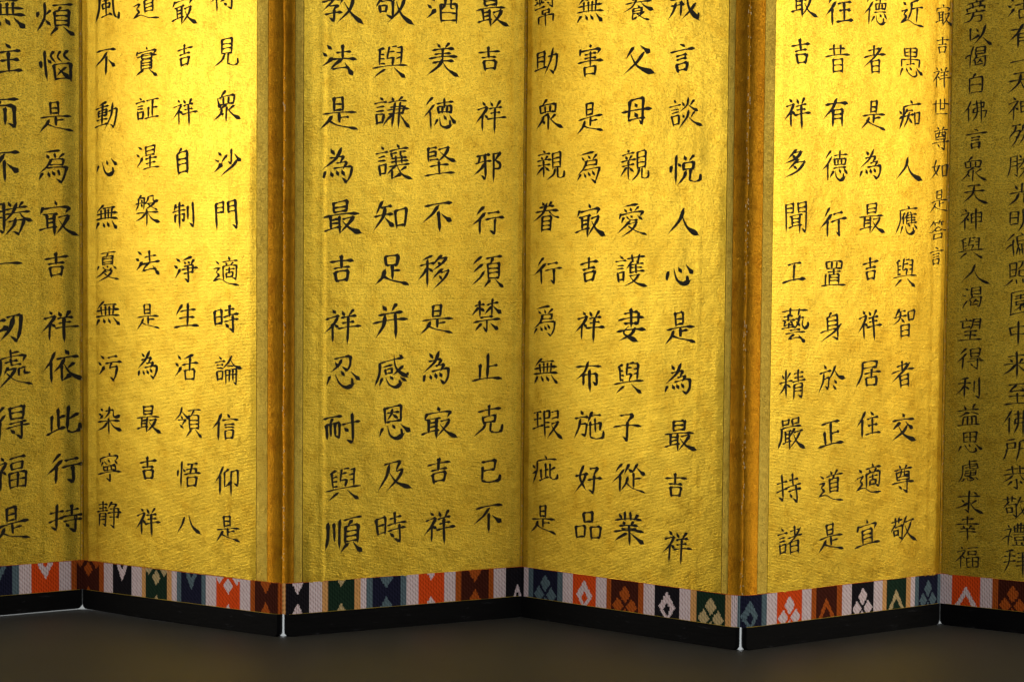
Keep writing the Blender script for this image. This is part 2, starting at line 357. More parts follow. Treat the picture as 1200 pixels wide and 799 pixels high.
"時": [[18,44,24,150],[20,48,70,38],[70,38,68,142],[24,92,68,84],[24,142,68,134],[98,50,166,38],[130,10,130,84],[82,92,196,72],[88,126,192,106],[154,84,156,192],[156,192,130,174],[100,136,120,162]],
"論": [[36,8,52,24],[6,46,78,34],[20,66,64,60],[20,88,62,82],[20,110,26,168],[22,114,66,106],[66,106,62,162],[26,164,62,158],[130,4,108,46,66,88],[128,28,156,56,198,74],[102,74,148,66],[88,96,90,190],[90,100,174,88],[174,88,172,190],[172,190,156,178],[116,98,116,170],[144,94,144,166],[92,134,172,124]],
"信": [[64,10,42,60,4,108],[44,62,44,194],[112,10,136,28],[70,58,194,42],[92,84,168,74],[92,108,164,98],[94,130,102,190],[94,134,162,124],[162,124,156,182],[102,184,156,176]],
"仰": [[64,10,42,70,4,116],[42,68,42,194],[110,20,78,44],[78,44,78,142],[78,142,118,112],[128,36,128,204],[130,40,182,28],[182,28,178,130],[178,130,158,118]],
"教": [[20,42,92,28],[52,4,54,62],[4,78,106,58],[98,10,60,76,4,128],[44,102,90,92],[90,92,62,122],[62,122,60,190],[60,190,42,176],[12,152,104,134],[134,6,100,82],[122,48,196,32],[172,42,146,120,80,196],[120,74,152,140,202,190]],
"忍": [[50,26,140,12],[140,12,134,60,122,90],[122,90,100,76],[94,24,78,64,36,98],[56,44,74,66],[30,124,14,168],[60,112,80,162,120,184,152,172],[150,172,146,138],[92,96,108,122],[146,100,182,134]],
"耐": [[6,42,100,24],[54,34,42,70],[16,74,22,162],[18,78,92,66],[92,66,88,158],[88,158,72,148],[42,74,42,148],[66,70,66,146],[104,74,198,56],[160,8,160,188],[160,188,134,172],[118,96,138,120]],
"與": [[60,22,34,36],[40,34,42,126],[44,62,64,58],[44,90,66,86],[44,120,66,116],[92,14,84,84],[86,46,122,40],[86,84,120,78],[120,78,110,118],[108,16,134,12],[142,20,164,16],[164,16,158,118],[138,50,158,46],[138,80,158,76],[6,146,196,122],[72,152,22,194],[124,144,174,186]],
"順": [[18,30,16,120,4,188],[48,38,50,140],[80,16,80,190],[100,24,198,8],[146,20,130,52],[110,56,112,158],[112,58,182,48],[182,48,180,150],[114,88,178,82],[114,118,178,112],[114,150,178,144],[126,160,92,198],[154,154,194,190]],
"敬": [[10,36,98,24],[40,12,42,50],[72,8,68,46],[48,50,12,104],[38,78,98,66],[98,66,96,172],[96,172,74,158],[28,100,32,144],[30,104,66,98],[66,98,64,138],[32,142,64,136],[134,6,100,82],[124,48,192,34],[172,42,144,120,78,196],[122,74,152,140,200,188]],
"謙": [[36,8,52,22],[4,46,72,34],[18,68,58,62],[18,92,56,86],[18,114,24,170],[20,116,60,108],[60,108,56,162],[24,166,56,160],[100,6,112,24],[158,0,142,22],[84,38,182,24],[94,62,172,52],[172,52,168,92],[76,84,196,66],[90,104,168,94],[116,34,112,186],[146,30,144,188],[108,110,66,172],[150,106,196,170]],
"讓": [[36,8,52,22],[4,46,72,34],[18,68,58,62],[18,92,56,86],[18,114,24,170],[20,116,60,108],[60,108,56,162],[24,166,56,160],[130,0,142,16],[84,32,188,18],[92,42,96,64],[94,44,124,40],[146,36,148,58],[146,38,176,34],[92,80,182,68],[118,62,118,108],[152,56,150,104],[88,98,186,88],[76,122,196,106],[120,116,70,164],[96,146,92,188],[92,188,130,172],[176,124,150,146],[122,120,152,166,200,188]],
"知": [[48,10,14,76],[40,46,98,34],[6,102,104,82],[62,40,54,110,4,180],[64,106,100,150],[120,62,130,166],[122,64,184,52],[184,52,174,158],[130,156,174,150]],
"足": [[62,18,70,76],[64,22,138,10],[138,10,130,68],[70,72,130,66],[100,72,100,160],[100,112,148,102],[58,100,46,150,8,192],[42,146,96,176,194,190]],
"并": [[62,10,80,36],[140,2,118,34],[34,62,166,44],[8,116,192,94],[74,62,66,130,22,192],[126,54,126,204]],
"感": [[36,40,30,110,4,176],[38,42,168,24],[58,66,104,58],[62,84,66,114],[64,86,102,80],[102,80,98,108],[66,112,98,106],[116,4,132,80,180,140],[180,140,186,112],[162,66,134,104,108,124],[146,4,166,18],[46,136,30,176],[66,140,84,180,116,194,140,180],[140,180,136,158],[92,128,104,150],[146,142,176,168]],
"恩": [[48,14,52,108],[50,18,148,6],[148,6,144,98],[66,46,130,38],[98,22,90,56,66,82],[100,50,126,80],[54,104,144,94],[34,134,16,178],[62,128,82,174,120,192,150,178],[150,178,146,148],[92,118,106,142],[146,116,184,150]],
"及": [[40,30,140,18],[140,18,120,74],[74,30,62,110,8,192],[120,76,156,70],[156,70,130,130,62,196],[76,88,120,150,196,184]],
"酒": [[28,24,52,44],[10,76,32,94],[12,160,48,112],[70,34,192,16],[84,66,88,180],[86,70,180,56],[180,56,176,178],[112,30,110,64,98,96],[146,26,144,84,164,88],[92,124,174,114],[92,170,174,162]],
"美": [[64,8,80,28],[138,0,118,26],[34,46,164,30],[48,70,148,60],[14,98,186,78],[98,34,98,92],[34,128,166,112],[98,92,76,144,12,192],[98,118,130,158,190,192]],
"徳": [[60,8,24,54],[68,48,38,96,2,130],[42,92,42,192],[84,42,186,26],[130,8,128,60],[90,60,94,98],[92,62,176,50],[176,50,170,92],[118,60,118,94],[146,56,144,92],[94,98,172,90],[84,142,68,172],[98,128,108,170,140,184,164,176],[164,176,162,148],[128,116,140,138],[164,112,188,144]],
"堅": [[38,12,40,96],[40,16,92,8],[42,40,84,34],[84,36,82,66],[44,66,82,60],[44,92,98,82],[104,20,164,8],[164,8,138,60,96,98],[110,34,146,66,188,88],[100,98,100,176],[44,136,158,118],[10,188,190,168]],
"移": [[76,10,22,34],[6,66,94,48],[50,30,50,192],[46,76,30,120,2,152],[58,80,82,104],[136,6,92,58],[126,26,170,16],[170,16,140,58,92,92],[116,44,132,58],[146,84,92,146],[134,106,184,94],[184,94,152,154,96,204],[126,126,144,144]],
"邪": [[14,38,100,24],[36,40,28,76],[8,82,110,68],[72,26,74,182],[74,182,52,168],[70,82,50,120,6,152],[126,28,178,16],[178,16,142,62],[142,62,174,88,166,116,140,114],[128,26,128,200]],
"須": [[64,12,10,58],[70,58,14,110],[76,106,50,152,4,192],[92,24,196,8],[140,20,124,52],[102,56,104,158],[104,58,178,48],[178,48,176,150],[106,88,174,82],[106,118,174,112],[106,150,174,144],[118,160,84,198],[150,154,192,190]],
"禁": [[20,38,86,26],[52,6,52,104],[50,44,10,88],[58,48,82,70],[104,32,178,18],[138,0,138,98],[134,38,94,80],[144,42,184,72],[60,114,140,104],[14,144,188,124],[100,134,100,196],[100,196,80,180],[66,152,30,188],[128,148,168,176]],
"止": [[100,12,100,166],[104,86,164,74],[50,76,54,168],[6,178,194,160]],
"克": [[98,4,98,70],[26,42,176,26],[58,76,64,122],[60,80,142,68],[142,68,136,114],[64,118,136,110],[80,120,60,160,8,194],[112,116,112,172],[112,172,150,184,184,170],[184,170,188,134]],
"己": [[46,34,146,20],[146,20,138,84],[58,92,138,84],[52,60,48,164],[48,164,100,182,170,168],[170,168,174,128]],
"幫": [[20,28,80,18],[50,4,50,62],[14,62,88,50],[30,40,36,54],[72,34,64,50],[18,92,92,78],[98,34,180,20],[154,2,154,84],[154,84,134,74],[112,48,126,62],[70,106,130,98],[72,106,76,130],[130,98,126,126],[76,130,126,124],[40,146,42,184],[42,148,160,136],[160,136,156,176],[98,120,98,206]],
"助": [[20,38,24,150],[24,42,78,32],[78,32,76,138],[26,74,74,68],[26,106,74,100],[4,166,96,138],[104,72,174,56],[174,56,168,140,152,182],[152,182,130,166],[140,14,134,100,84,190]],
"親": [[52,4,64,18],[16,36,98,24],[40,42,48,60],[82,36,68,56],[8,76,106,60],[14,106,98,92],[56,70,56,176],[50,112,10,160],[64,112,92,138],[118,20,122,122],[120,24,176,12],[176,12,172,114],[124,54,172,48],[124,84,172,78],[124,116,172,110],[134,122,124,160,84,192],[154,118,152,174],[152,174,176,184,196,172],[196,172,198,140]],
"眷": [[66,6,80,26],[134,0,118,22],[46,42,152,26],[14,74,186,54],[98,8,76,80,8,132],[116,62,150,96,194,108],[66,104,68,202],[68,108,134,98],[134,98,132,194],[70,136,130,130],[70,164,130,158],[70,192,130,186]],
"瑕": [[8,36,64,26],[10,82,62,72],[38,34,38,138],[2,148,72,122],[84,24,84,198],[86,28,124,20],[124,20,122,66],[86,70,122,62],[88,102,118,96],[88,134,118,128],[140,30,186,20],[186,20,182,66],[140,72,182,62],[134,104,184,92],[184,92,158,142,106,196],[134,112,160,154,200,188]],
"疵": [[104,0,118,18],[42,36,188,18],[46,36,42,110,8,190],[12,62,28,84],[6,122,38,104],[74,94,76,160],[104,52,104,152],[104,98,128,90],[60,172,128,146],[182,76,146,100],[142,48,142,148],[142,148,166,164,192,150],[192,150,194,122]],
"害": [[98,2,104,20],[30,36,24,66],[30,46,172,28],[172,28,158,52],[60,66,142,54],[62,92,140,82],[14,124,190,102],[100,46,100,140],[58,146,64,196],[60,148,138,138],[138,138,132,188],[64,190,132,184]],
"布": [[10,50,186,30],[94,4,70,76,8,134],[56,94,58,170],[58,98,154,84],[154,84,150,164],[150,164,130,152],[104,62,104,206]],
"施": [[44,8,58,28],[6,56,94,42],[40,54,34,120,4,178],[44,92,82,84],[82,84,74,166],[74,166,56,156],[124,6,94,68],[112,36,182,24],[98,92,178,72],[178,72,174,122],[138,52,138,136],[108,70,110,170],[110,170,150,182,192,168],[192,168,194,134]],
"好": [[60,14,38,90,84,170],[84,60,66,120,10,184],[6,84,94,64],[112,36,172,22],[172,22,140,72],[140,72,140,188],[140,188,116,172],[98,108,198,88]],
"品": [[68,16,74,78],[70,20,130,12],[130,12,124,72],[76,74,124,68],[14,108,22,182],[16,112,78,102],[78,102,72,172],[24,176,72,170],[112,106,118,180],[114,108,180,98],[180,98,174,170],[120,174,174,168]],
"養": [[70,4,80,20],[134,0,120,18],[44,34,160,20],[58,56,148,44],[12,84,190,64],[104,22,70,96,8,134],[120,70,150,98,194,118],[100,94,112,106],[66,120,66,186],[68,122,130,112],[130,112,128,146],[70,134,126,128],[70,152,126,146],[66,188,96,172],[148,140,112,164],[96,152,140,184,184,192]],
"父": [[72,20,28,76],[120,14,164,50],[138,56,90,130,18,188],[50,66,104,140,194,184]],
"母": [[62,26,46,152],[46,152,152,138],[62,28,150,16],[150,16,138,176],[138,176,120,162],[4,102,198,78],[94,42,106,66],[90,106,104,132]],
"愛": [[138,0,52,16],[54,28,66,44],[92,24,100,40],[146,14,126,38],[28,56,20,84],[28,62,176,44],[176,44,162,66],[50,82,36,106],[68,78,84,100,118,106,138,96],[96,70,106,84],[142,74,168,94],[90,108,60,146,14,178],[78,128,134,118],[134,118,100,166,40,200],[80,140,126,176,192,194]],
"護": [[34,10,50,26],[4,48,72,36],[18,72,56,66],[18,96,54,90],[18,118,24,174],[20,122,60,114],[60,114,56,168],[24,170,56,164],[80,26,192,8],[110,2,114,40],[156,0,148,38],[112,40,82,84],[100,62,100,118],[142,38,150,52],[102,64,182,52],[104,84,174,76],[138,58,138,112],[100,116,190,104],[96,138,160,126],[160,126,126,170,74,200],[100,142,140,176,200,194]],
"妻": [[54,30,146,18],[18,68,182,48],[150,26,146,88],[52,94,146,84],[98,2,98,112],[84,108,56,150,130,190],[130,114,100,162,28,198],[4,148,196,124]],
"子": [[52,32,142,18],[142,18,104,66],[104,66,104,190],[104,190,78,172],[12,108,190,86]],
"從": [[52,8,18,52],[64,44,38,92,2,128],[42,88,42,190],[98,10,70,62],[94,34,118,60],[152,6,122,58],[148,30,188,62],[126,66,126,160],[128,104,176,94],[92,90,84,140,56,178],[78,134,120,170,198,188]],
"業": [[80,4,80,48],[116,2,114,46],[40,20,56,44],[164,12,142,42],[14,62,188,44],[66,62,78,78],[134,54,120,74],[42,92,160,78],[52,114,150,104],[4,142,196,120],[102,80,102,204],[92,140,16,192],[112,134,184,180]],
"戒": [[10,56,188,34],[12,98,96,84],[42,70,36,130,8,172],[76,62,76,156],[112,8,128,100,180,184],[180,184,186,150],[168,84,140,130,94,172],[150,12,172,30]],
"言": [[86,12,116,26],[14,60,188,40],[60,90,132,78],[60,118,128,106],[58,142,68,194],[58,146,134,134],[134,134,124,188],[68,186,126,180]],
"談": [[36,18,52,34],[4,58,78,46],[20,80,64,74],[20,102,62,96],[20,124,26,182],[22,128,66,120],[66,120,62,176],[26,178,62,172],[92,34,104,54],[168,20,148,46],[132,8,122,54,82,92],[130,52,176,86],[90,118,102,138],[170,102,150,128],[132,90,124,142,70,196],[130,136,158,168,200,190]],
"悅": [[16,72,14,112],[44,10,44,192],[58,56,74,78],[96,16,110,40],[158,8,136,38],[88,60,94,106],[90,62,156,52],[156,52,150,98],[94,102,150,96],[108,106,98,150,62,190],[134,104,132,172],[132,172,160,184,190,172],[190,172,194,136]],
"人": [[98,18,80,90,8,172],[92,68,130,130,196,170]],
"取": [[10,30,108,16],[36,28,38,146],[86,20,86,202],[40,66,84,60],[40,104,84,98],[6,162,104,134],[112,46,176,32],[176,32,146,112,98,182],[116,66,150,140,200,184]],
"多": [[108,6,44,70],[90,30,146,20],[146,20,100,76,24,110],[76,46,96,64],[124,74,46,152],[106,100,170,88],[170,88,110,160,20,204],[84,124,108,144]],
"聞": [[20,16,24,194],[24,18,78,10],[78,10,76,70],[26,42,74,38],[26,70,74,66],[118,10,120,66],[120,12,180,4],[180,4,176,196],[176,196,154,180],[120,38,174,34],[120,64,174,60],[50,92,150,80],[70,94,70,162],[128,86,128,196],[72,114,126,108],[72,134,126,128],[44,172,142,150]],
"工": [[44,44,158,30],[102,40,98,156],[6,168,194,148]],
"藝": [[10,26,190,8],[64,2,66,38],[132,0,126,34],[20,56,84,46],[52,38,52,76],[12,82,96,70],[36,82,24,98],[66,78,82,92],[18,112,86,100],[54,90,54,122],[8,136,98,116],[104,66,160,54],[134,38,122,96,94,130],[160,54,156,104,176,128,192,112],[192,112,194,88],[112,84,134,106],[66,146,136,136],[30,166,172,152],[94,168,60,194],[60,196,146,184],[128,168,158,200]],
"精": [[20,40,36,62],[82,26,66,58],[4,90,100,74],[52,8,52,192],[48,96,32,136,4,164],[58,96,82,122],[108,36,182,24],[112,60,178,50],[98,88,198,70],[144,8,144,82],[110,104,110,192],[112,108,174,98],[174,98,172,190],[172,190,154,180],[114,130,170,124],[114,152,170,146]],
"嚴": [[40,10,44,42],[42,12,86,6],[86,6,82,38],[44,40,82,36],[110,6,114,38],[112,8,160,0],[160,0,154,34],[114,36,154,30],[28,66,178,48],[36,64,32,130,4,196],[54,86,104,78],[60,86,62,158],[94,82,94,198],[62,110,92,106],[62,134,92,130],[46,168,102,152],[134,66,106,110],[124,92,188,80],[172,86,148,144,96,196],[122,108,152,156,200,192]],
"諸": [[36,14,52,30],[4,56,78,42],[18,80,62,74],[18,104,62,98],[18,126,24,184],[20,130,66,122],[66,122,62,178],[24,180,62,174],[104,40,174,28],[138,8,138,72],[84,84,196,64],[182,16,140,84,72,138],[104,112,106,192],[106,116,168,106],[168,106,166,186],[108,146,166,140],[108,182,166,176]],
"昔": [[34,36,160,22],[72,4,72,70],[124,0,122,66],[6,84,196,62],[62,102,64,194],[64,106,138,96],[138,96,134,190],[66,146,134,138],[66,186,134,178]],
"有": [[14,54,184,34],[98,6,70,80,10,142],[70,84,70,194],[70,88,148,76],[148,76,146,192],[74,120,144,112],[74,150,144,142]],
"置": [[40,16,44,60],[42,20,156,8],[156,8,150,52],[80,18,80,54],[116,14,116,50],[44,60,150,50],[50,86,150,74],[98,60,96,100],[66,102,66,164],[68,106,136,98],[136,98,134,160],[68,124,134,118],[68,144,134,138],[36,104,38,174],[8,184,192,164]],
"身": [[96,2,78,26],[60,30,62,132],[62,34,138,22],[138,22,136,188],[136,188,110,172],[64,62,136,56],[64,92,136,86],[8,140,146,118],[168,78,110,140,8,202]],
"於": [[44,8,60,28],[6,60,98,44],[40,58,34,120,2,182],[44,96,84,88],[84,88,76,166],[76,166,56,154],[136,14,114,62,86,98],[132,44,160,78,198,96],[126,108,148,130],[112,142,142,172]],
"正": [[34,38,166,24],[102,32,102,168],[104,98,160,88],[52,84,58,172],[6,182,194,164]],
"者": [[48,42,140,28],[92,6,92,74],[8,88,190,64],[160,18,100,90,8,158],[72,112,74,194],[72,116,140,104],[140,104,136,190],[76,148,136,142],[76,186,136,180]],
"居": [[44,18,40,110,4,190],[46,22,160,10],[160,10,154,54],[46,62,156,52],[64,100,190,82],[120,64,120,130],[74,134,82,190],[76,138,160,126],[160,126,154,182],[82,184,154,176]],
"住": [[66,8,44,60,6,106],[44,66,44,192],[110,12,136,34],[84,66,172,52],[90,112,166,102],[126,60,126,168],[70,178,194,162]],
"宜": [[98,4,106,24],[32,40,24,74],[32,50,172,32],[172,32,156,62],[62,74,62,170],[64,78,136,68],[136,68,134,164],[64,106,134,100],[64,136,134,130],[4,182,196,164]],
"近": [[22,30,44,50],[8,94,54,84],[54,84,30,114],[30,114,52,138],[52,138,8,172],[8,174,60,164,120,190,198,192],[152,12,92,34],[92,34,86,90,62,150],[94,76,186,62],[140,72,138,162]],
"愚": [[50,8,54,62],[52,12,148,2],[148,2,142,54],[56,34,142,28],[56,60,142,52],[24,86,26,130],[26,88,172,74],[172,74,168,124],[98,6,98,116],[66,116,128,108],[36,146,18,184],[62,142,84,180,120,196,150,184],[150,184,146,156],[94,132,106,152],[146,134,182,164]],
"痴": [[104,0,118,18],[42,36,188,18],[46,36,42,110,8,190],[12,62,28,84],[6,122,38,104],[80,52,58,92],[72,72,118,64],[50,104,126,92],[92,76,82,130,48,176],[90,120,116,150],[138,80,142,166],[140,84,182,74],[182,74,176,160],[142,160,176,154]],
"應": [[100,0,114,14],[34,34,186,14],[38,34,34,110,2,194],[76,44,50,90],[64,70,64,128],[106,42,80,84],[92,66,92,128],[120,40,130,54],[94,68,176,58],[96,88,168,80],[96,106,168,98],[94,126,182,116],[134,60,134,122],[62,146,46,186],[82,144,98,184,130,196,152,184],[152,184,148,160],[110,132,120,152],[156,136,184,166]],
"智": [[52,2,22,46],[44,22,100,12],[8,58,110,44],[64,18,56,68,10,102],[68,60,96,88],[124,22,130,76],[126,24,180,14],[180,14,172,70],[130,74,172,68],[66,114,68,198],[68,118,138,108],[138,108,134,192],[70,154,134,146],[70,188,134,180]],
"交": [[92,6,112,30],[12,62,188,44],[74,66,22,114],[122,62,168,102],[134,86,100,144,12,196],[60,98,110,150,196,190]],
"尊": [[66,2,80,18],[132,0,118,16],[26,36,176,18],[46,50,50,116],[50,54,152,42],[152,42,148,108],[84,34,80,66,66,82],[114,30,114,66,134,70],[54,86,146,76],[54,110,146,102],[6,142,196,120],[134,112,134,194],[134,194,108,180],[62,150,84,174]],
"世": [[8,84,194,62],[92,24,92,126],[140,16,136,120],[92,124,136,118],[46,40,46,172],[46,174,178,158]],
"如": [[58,14,34,96,86,164],[86,58,66,120,8,186],[6,82,104,64],[122,60,130,168],[124,64,186,52],[186,52,178,162],[130,160,178,154]],
"答": [[113,32,165,32],[121,14,115,18,113,32,103,43],[96,63,69,81,64,89,30,102,19,100],[96,63,131,87,164,100,172,97],[60,32,67,52],[134,33,140,52],[45,31,88,32],[48,17,45,31,24,53],[64,89,66,95],[66,95,125,95,131,87],[53,120,52,156],[53,120,140,121],[140,121,140,156],[52,156,140,156]],
"旁": [[30,64,30,79],[30,64,122,63,160,64],[160,64,161,79],[26,97,166,97],[89,78,95,82,98,96],[30,32,161,32],[64,32,63,43,70,53,70,64],[128,45,136,42],[73,98,70,123,59,141,44,153,24,159],[126,32,128,45,122,63],[94,16,98,31],[143,125,141,148,134,160,106,161],[70,123,143,125]],
"以": [[36,40,44,150],[44,150,96,112],[84,46,100,74],[150,22,130,100,70,186],[134,128,186,182]],
"偈": [[123,104,117,116,101,130],[63,17,46,47,42,66,45,69,45,161],[81,143,140,143],[71,109,80,118,81,143],[88,69,90,80,87,91,71,109],[83,23,83,69],[83,23,153,23],[153,23,153,69],[88,69,153,69],[161,93,156,156,152,162,138,163],[87,91,161,93],[42,66,32,70,24,80,24,87],[117,116,137,130],[83,46,153,46]],
"白": [[98,6,76,42],[50,46,56,186],[54,50,148,36],[148,36,142,182],[58,112,142,104],[58,176,142,168]],
"佛": [[60,8,40,60,4,110],[42,62,42,192],[76,40,164,26],[164,26,158,64],[82,74,158,62],[82,74,76,112],[76,112,182,94],[182,94,176,146,160,166],[104,10,104,110,72,186],[138,4,138,206]],
"天": [[50,38,150,24],[20,92,180,70],[98,30,84,110,10,186],[98,86,130,140,196,180]],
"神": [[46,14,62,32],[14,62,78,44],[78,46,50,100,6,148],[48,92,48,192],[58,90,78,112],[94,48,98,138],[96,52,180,40],[180,40,174,130],[98,90,176,82],[98,132,174,124],[136,4,136,206]],
"渴": [[118,115,139,128],[80,143,141,143],[71,109,80,118,80,143],[88,69,90,80,87,91,71,109],[82,68,88,69],[82,24,82,68],[82,24,153,24],[153,24,152,69],[88,69,152,69],[50,111,30,152,32,161],[25,67,42,76],[122,104,118,115,99,130],[34,20,52,31],[82,46,153,46],[132,158,139,163,155,160],[162,93,160,138,155,160],[87,91,162,93]],
"望": [[50,2,62,16],[10,34,100,22],[30,34,34,84],[34,84,92,66],[118,6,110,60,92,96],[118,8,172,0],[172,0,168,88],[120,30,166,24],[118,54,164,48],[50,116,148,104],[98,112,98,178],[56,148,142,140],[8,190,194,170]],
"利": [[92,14,34,36],[6,74,108,56],[60,30,60,194],[56,82,36,126,2,158],[66,86,94,112],[132,40,132,140],[172,10,174,188],[174,188,148,170]],
"益": [[146,103,146,157],[47,103,146,103],[47,103,46,157],[24,157,167,157],[143,15,134,20,123,37,124,50],[79,103,79,157],[26,50,164,50],[117,71,164,88],[26,90,33,92,67,71,76,70],[57,18,68,35,67,50],[112,103,112,157]],
"思": [[48,16,52,100],[50,20,150,8],[150,8,146,92],[98,14,98,94],[52,58,146,50],[54,102,146,92],[34,134,16,178],[62,128,82,174,120,192,150,178],[150,178,146,148],[92,118,106,142],[146,116,184,150]],
"慮": [[94,17,95,73],[95,73,156,76,164,71],[158,45,157,59,164,71],[38,45,158,45],[38,45,36,117,25,158],[94,26,153,26],[62,106,148,106],[104,121,146,122],[63,91,145,90,148,93,146,122],[63,91,62,120,65,123,92,123,110,139],[57,64,139,59],[143,138,154,144,165,157],[104,121,96,127],[104,92,104,121],[78,140,79,155,84,160,126,160,132,154],[128,146,132,154],[58,141,46,158,38,158]],
"求": [[14,62,180,42],[98,8,98,188],[98,188,76,172],[48,82,64,104],[10,160,82,116],[156,76,120,112],[104,98,140,144,194,172],[132,14,156,30]],
"幸": [[56,30,144,18],[98,2,98,72],[10,78,190,58],[66,84,78,104],[132,76,118,100],[44,116,156,106],[36,148,166,136],[98,106,98,206]],
"殊": [[167,90,134,91,116,104,101,126,78,146],[98,48,161,48],[127,18,127,163],[26,24,79,24],[87,90,120,90,134,99,152,127,168,143],[73,60,77,69],[41,59,73,60],[77,69,72,73,67,100,61,106,55,129,29,158],[43,97,61,106],[46,24,41,59,23,96,23,107],[101,26,98,48,90,64,86,70],[77,69,86,70]],
"光": [[98,8,98,82],[46,24,64,56],[156,14,128,54],[8,96,192,76],[78,94,62,150,8,192],[118,88,114,168],[114,168,150,182,188,168],[188,168,190,132]],
"明": [[18,44,24,140],[20,48,74,38],[74,38,72,132],[24,92,72,84],[24,138,72,130],[106,18,104,120,76,190],[108,22,170,12],[170,12,168,186],[168,186,144,170],[108,64,166,56],[108,106,166,98]],
"徧": [[156,162,165,159],[165,91,165,159],[82,96,87,91,165,91],[114,91,114,156],[79,35,78,92,82,96,82,109,87,113,87,161],[79,35,158,35],[158,35,157,65],[79,65,157,65],[115,16,121,33],[88,127,165,127],[58,56,45,82,47,162],[60,17,56,17,26,48],[45,82,37,84,23,98,22,104],[82,109,76,114,67,152],[139,91,139,155]],
"照": [[75,138,77,161],[137,60,157,57],[161,23,157,57],[90,23,161,23],[151,136,164,160],[32,65,69,65],[32,110,69,110],[69,24,69,110],[32,24,69,24],[32,24,32,118],[50,133,42,137,27,162,19,163],[114,135,120,159],[118,24,110,50,97,61,85,63],[94,115,107,116],[96,79,94,115],[96,79,157,81],[157,81,155,116],[107,116,155,116]],
"園": [[59,47,132,47],[95,40,95,65],[49,66,141,66],[48,132,89,115,97,103,130,102],[130,102,136,110],[136,110,124,123],[128,81,130,102],[63,81,128,81],[63,81,61,102],[61,102,89,103,97,115,124,123,140,134],[30,25,30,162],[30,25,161,25],[161,25,161,155],[30,155,161,155],[93,111,93,138]],
"中": [[34,56,44,124],[36,60,164,44],[164,44,156,114],[44,118,156,110],[98,6,98,204]],
"来": [[40,42,160,28],[52,58,70,80],[142,50,122,78],[8,104,192,84],[98,4,98,206],[92,100,60,146,8,182],[108,96,144,138,196,170]],
"至": [[34,26,166,12],[92,22,48,76],[48,78,144,66],[126,44,160,86],[40,124,160,112],[98,86,98,172],[6,188,194,168]],
"所": [[76,8,22,24],[22,42,26,92],[24,46,84,38],[84,38,82,80],[26,88,82,80],[26,92,20,140,2,184],[170,6,114,28],[112,30,112,110,92,194],[114,90,196,78],[156,86,156,204]],
"恭": [[22,36,178,18],[70,4,72,66],[128,0,124,62],[4,78,196,58],[74,74,52,108,6,138],[122,70,148,98,196,118],[98,106,98,190],[98,190,78,174],[64,128,38,160],[122,122,136,142],[148,118,174,150]],
"禮": [[86,49,162,49],[137,16,136,70],[77,160,168,160],[63,47,62,57,46,92,46,162],[26,46,63,47],[111,16,112,70],[144,143,140,160],[46,92,34,97,22,113],[104,141,109,160],[46,92,58,93,68,107],[81,87,167,87],[40,19,48,31],[92,128,107,129],[92,106,92,128],[92,106,156,107],[156,107,155,129],[107,129,155,129],[87,29,136,28],[87,29,86,69],[86,69,160,70],[162,30,160,70],[136,28,162,30]],
"拜": [[84,8,24,28],[14,66,92,52],[4,112,98,92],[54,22,50,110,14,190],[110,30,184,16],[112,66,180,54],[108,100,184,88],[98,136,200,118],[146,22,146,206]],
"德": [[60,8,24,54],[68,48,38,96,2,130],[42,92,42,192],[84,42,186,26],[130,8,128,60],[90,60,94,98],[92,62,176,50],[176,50,170,92],[118,60,118,94],[146,56,144,92],[94,98,172,90],[86,120,180,108],[84,142,68,172],[98,138,108,174,140,188,164,180],[164,180,162,152],[128,126,140,148],[164,122,188,152]],
}
DRAWN = '是吉祥為最㝡不言人行心父母有者天住八好子取與無知及足法持時信見門自生正工多止己克品交身白以世如光中道近適徳動戒論談悅親養施布居宜業從敬眾爲讓謙堅移須順禁忍耐感恩酒美邪幫助害眷愛妻聞精嚴諸置昔於尊愚痴應智風憂污染静實証沙活仰悟制依此煩往而切福得神利幸求一教護藝瑕疵涅槃淨領寧勝處惱并德佛思望来至所明恭拜'
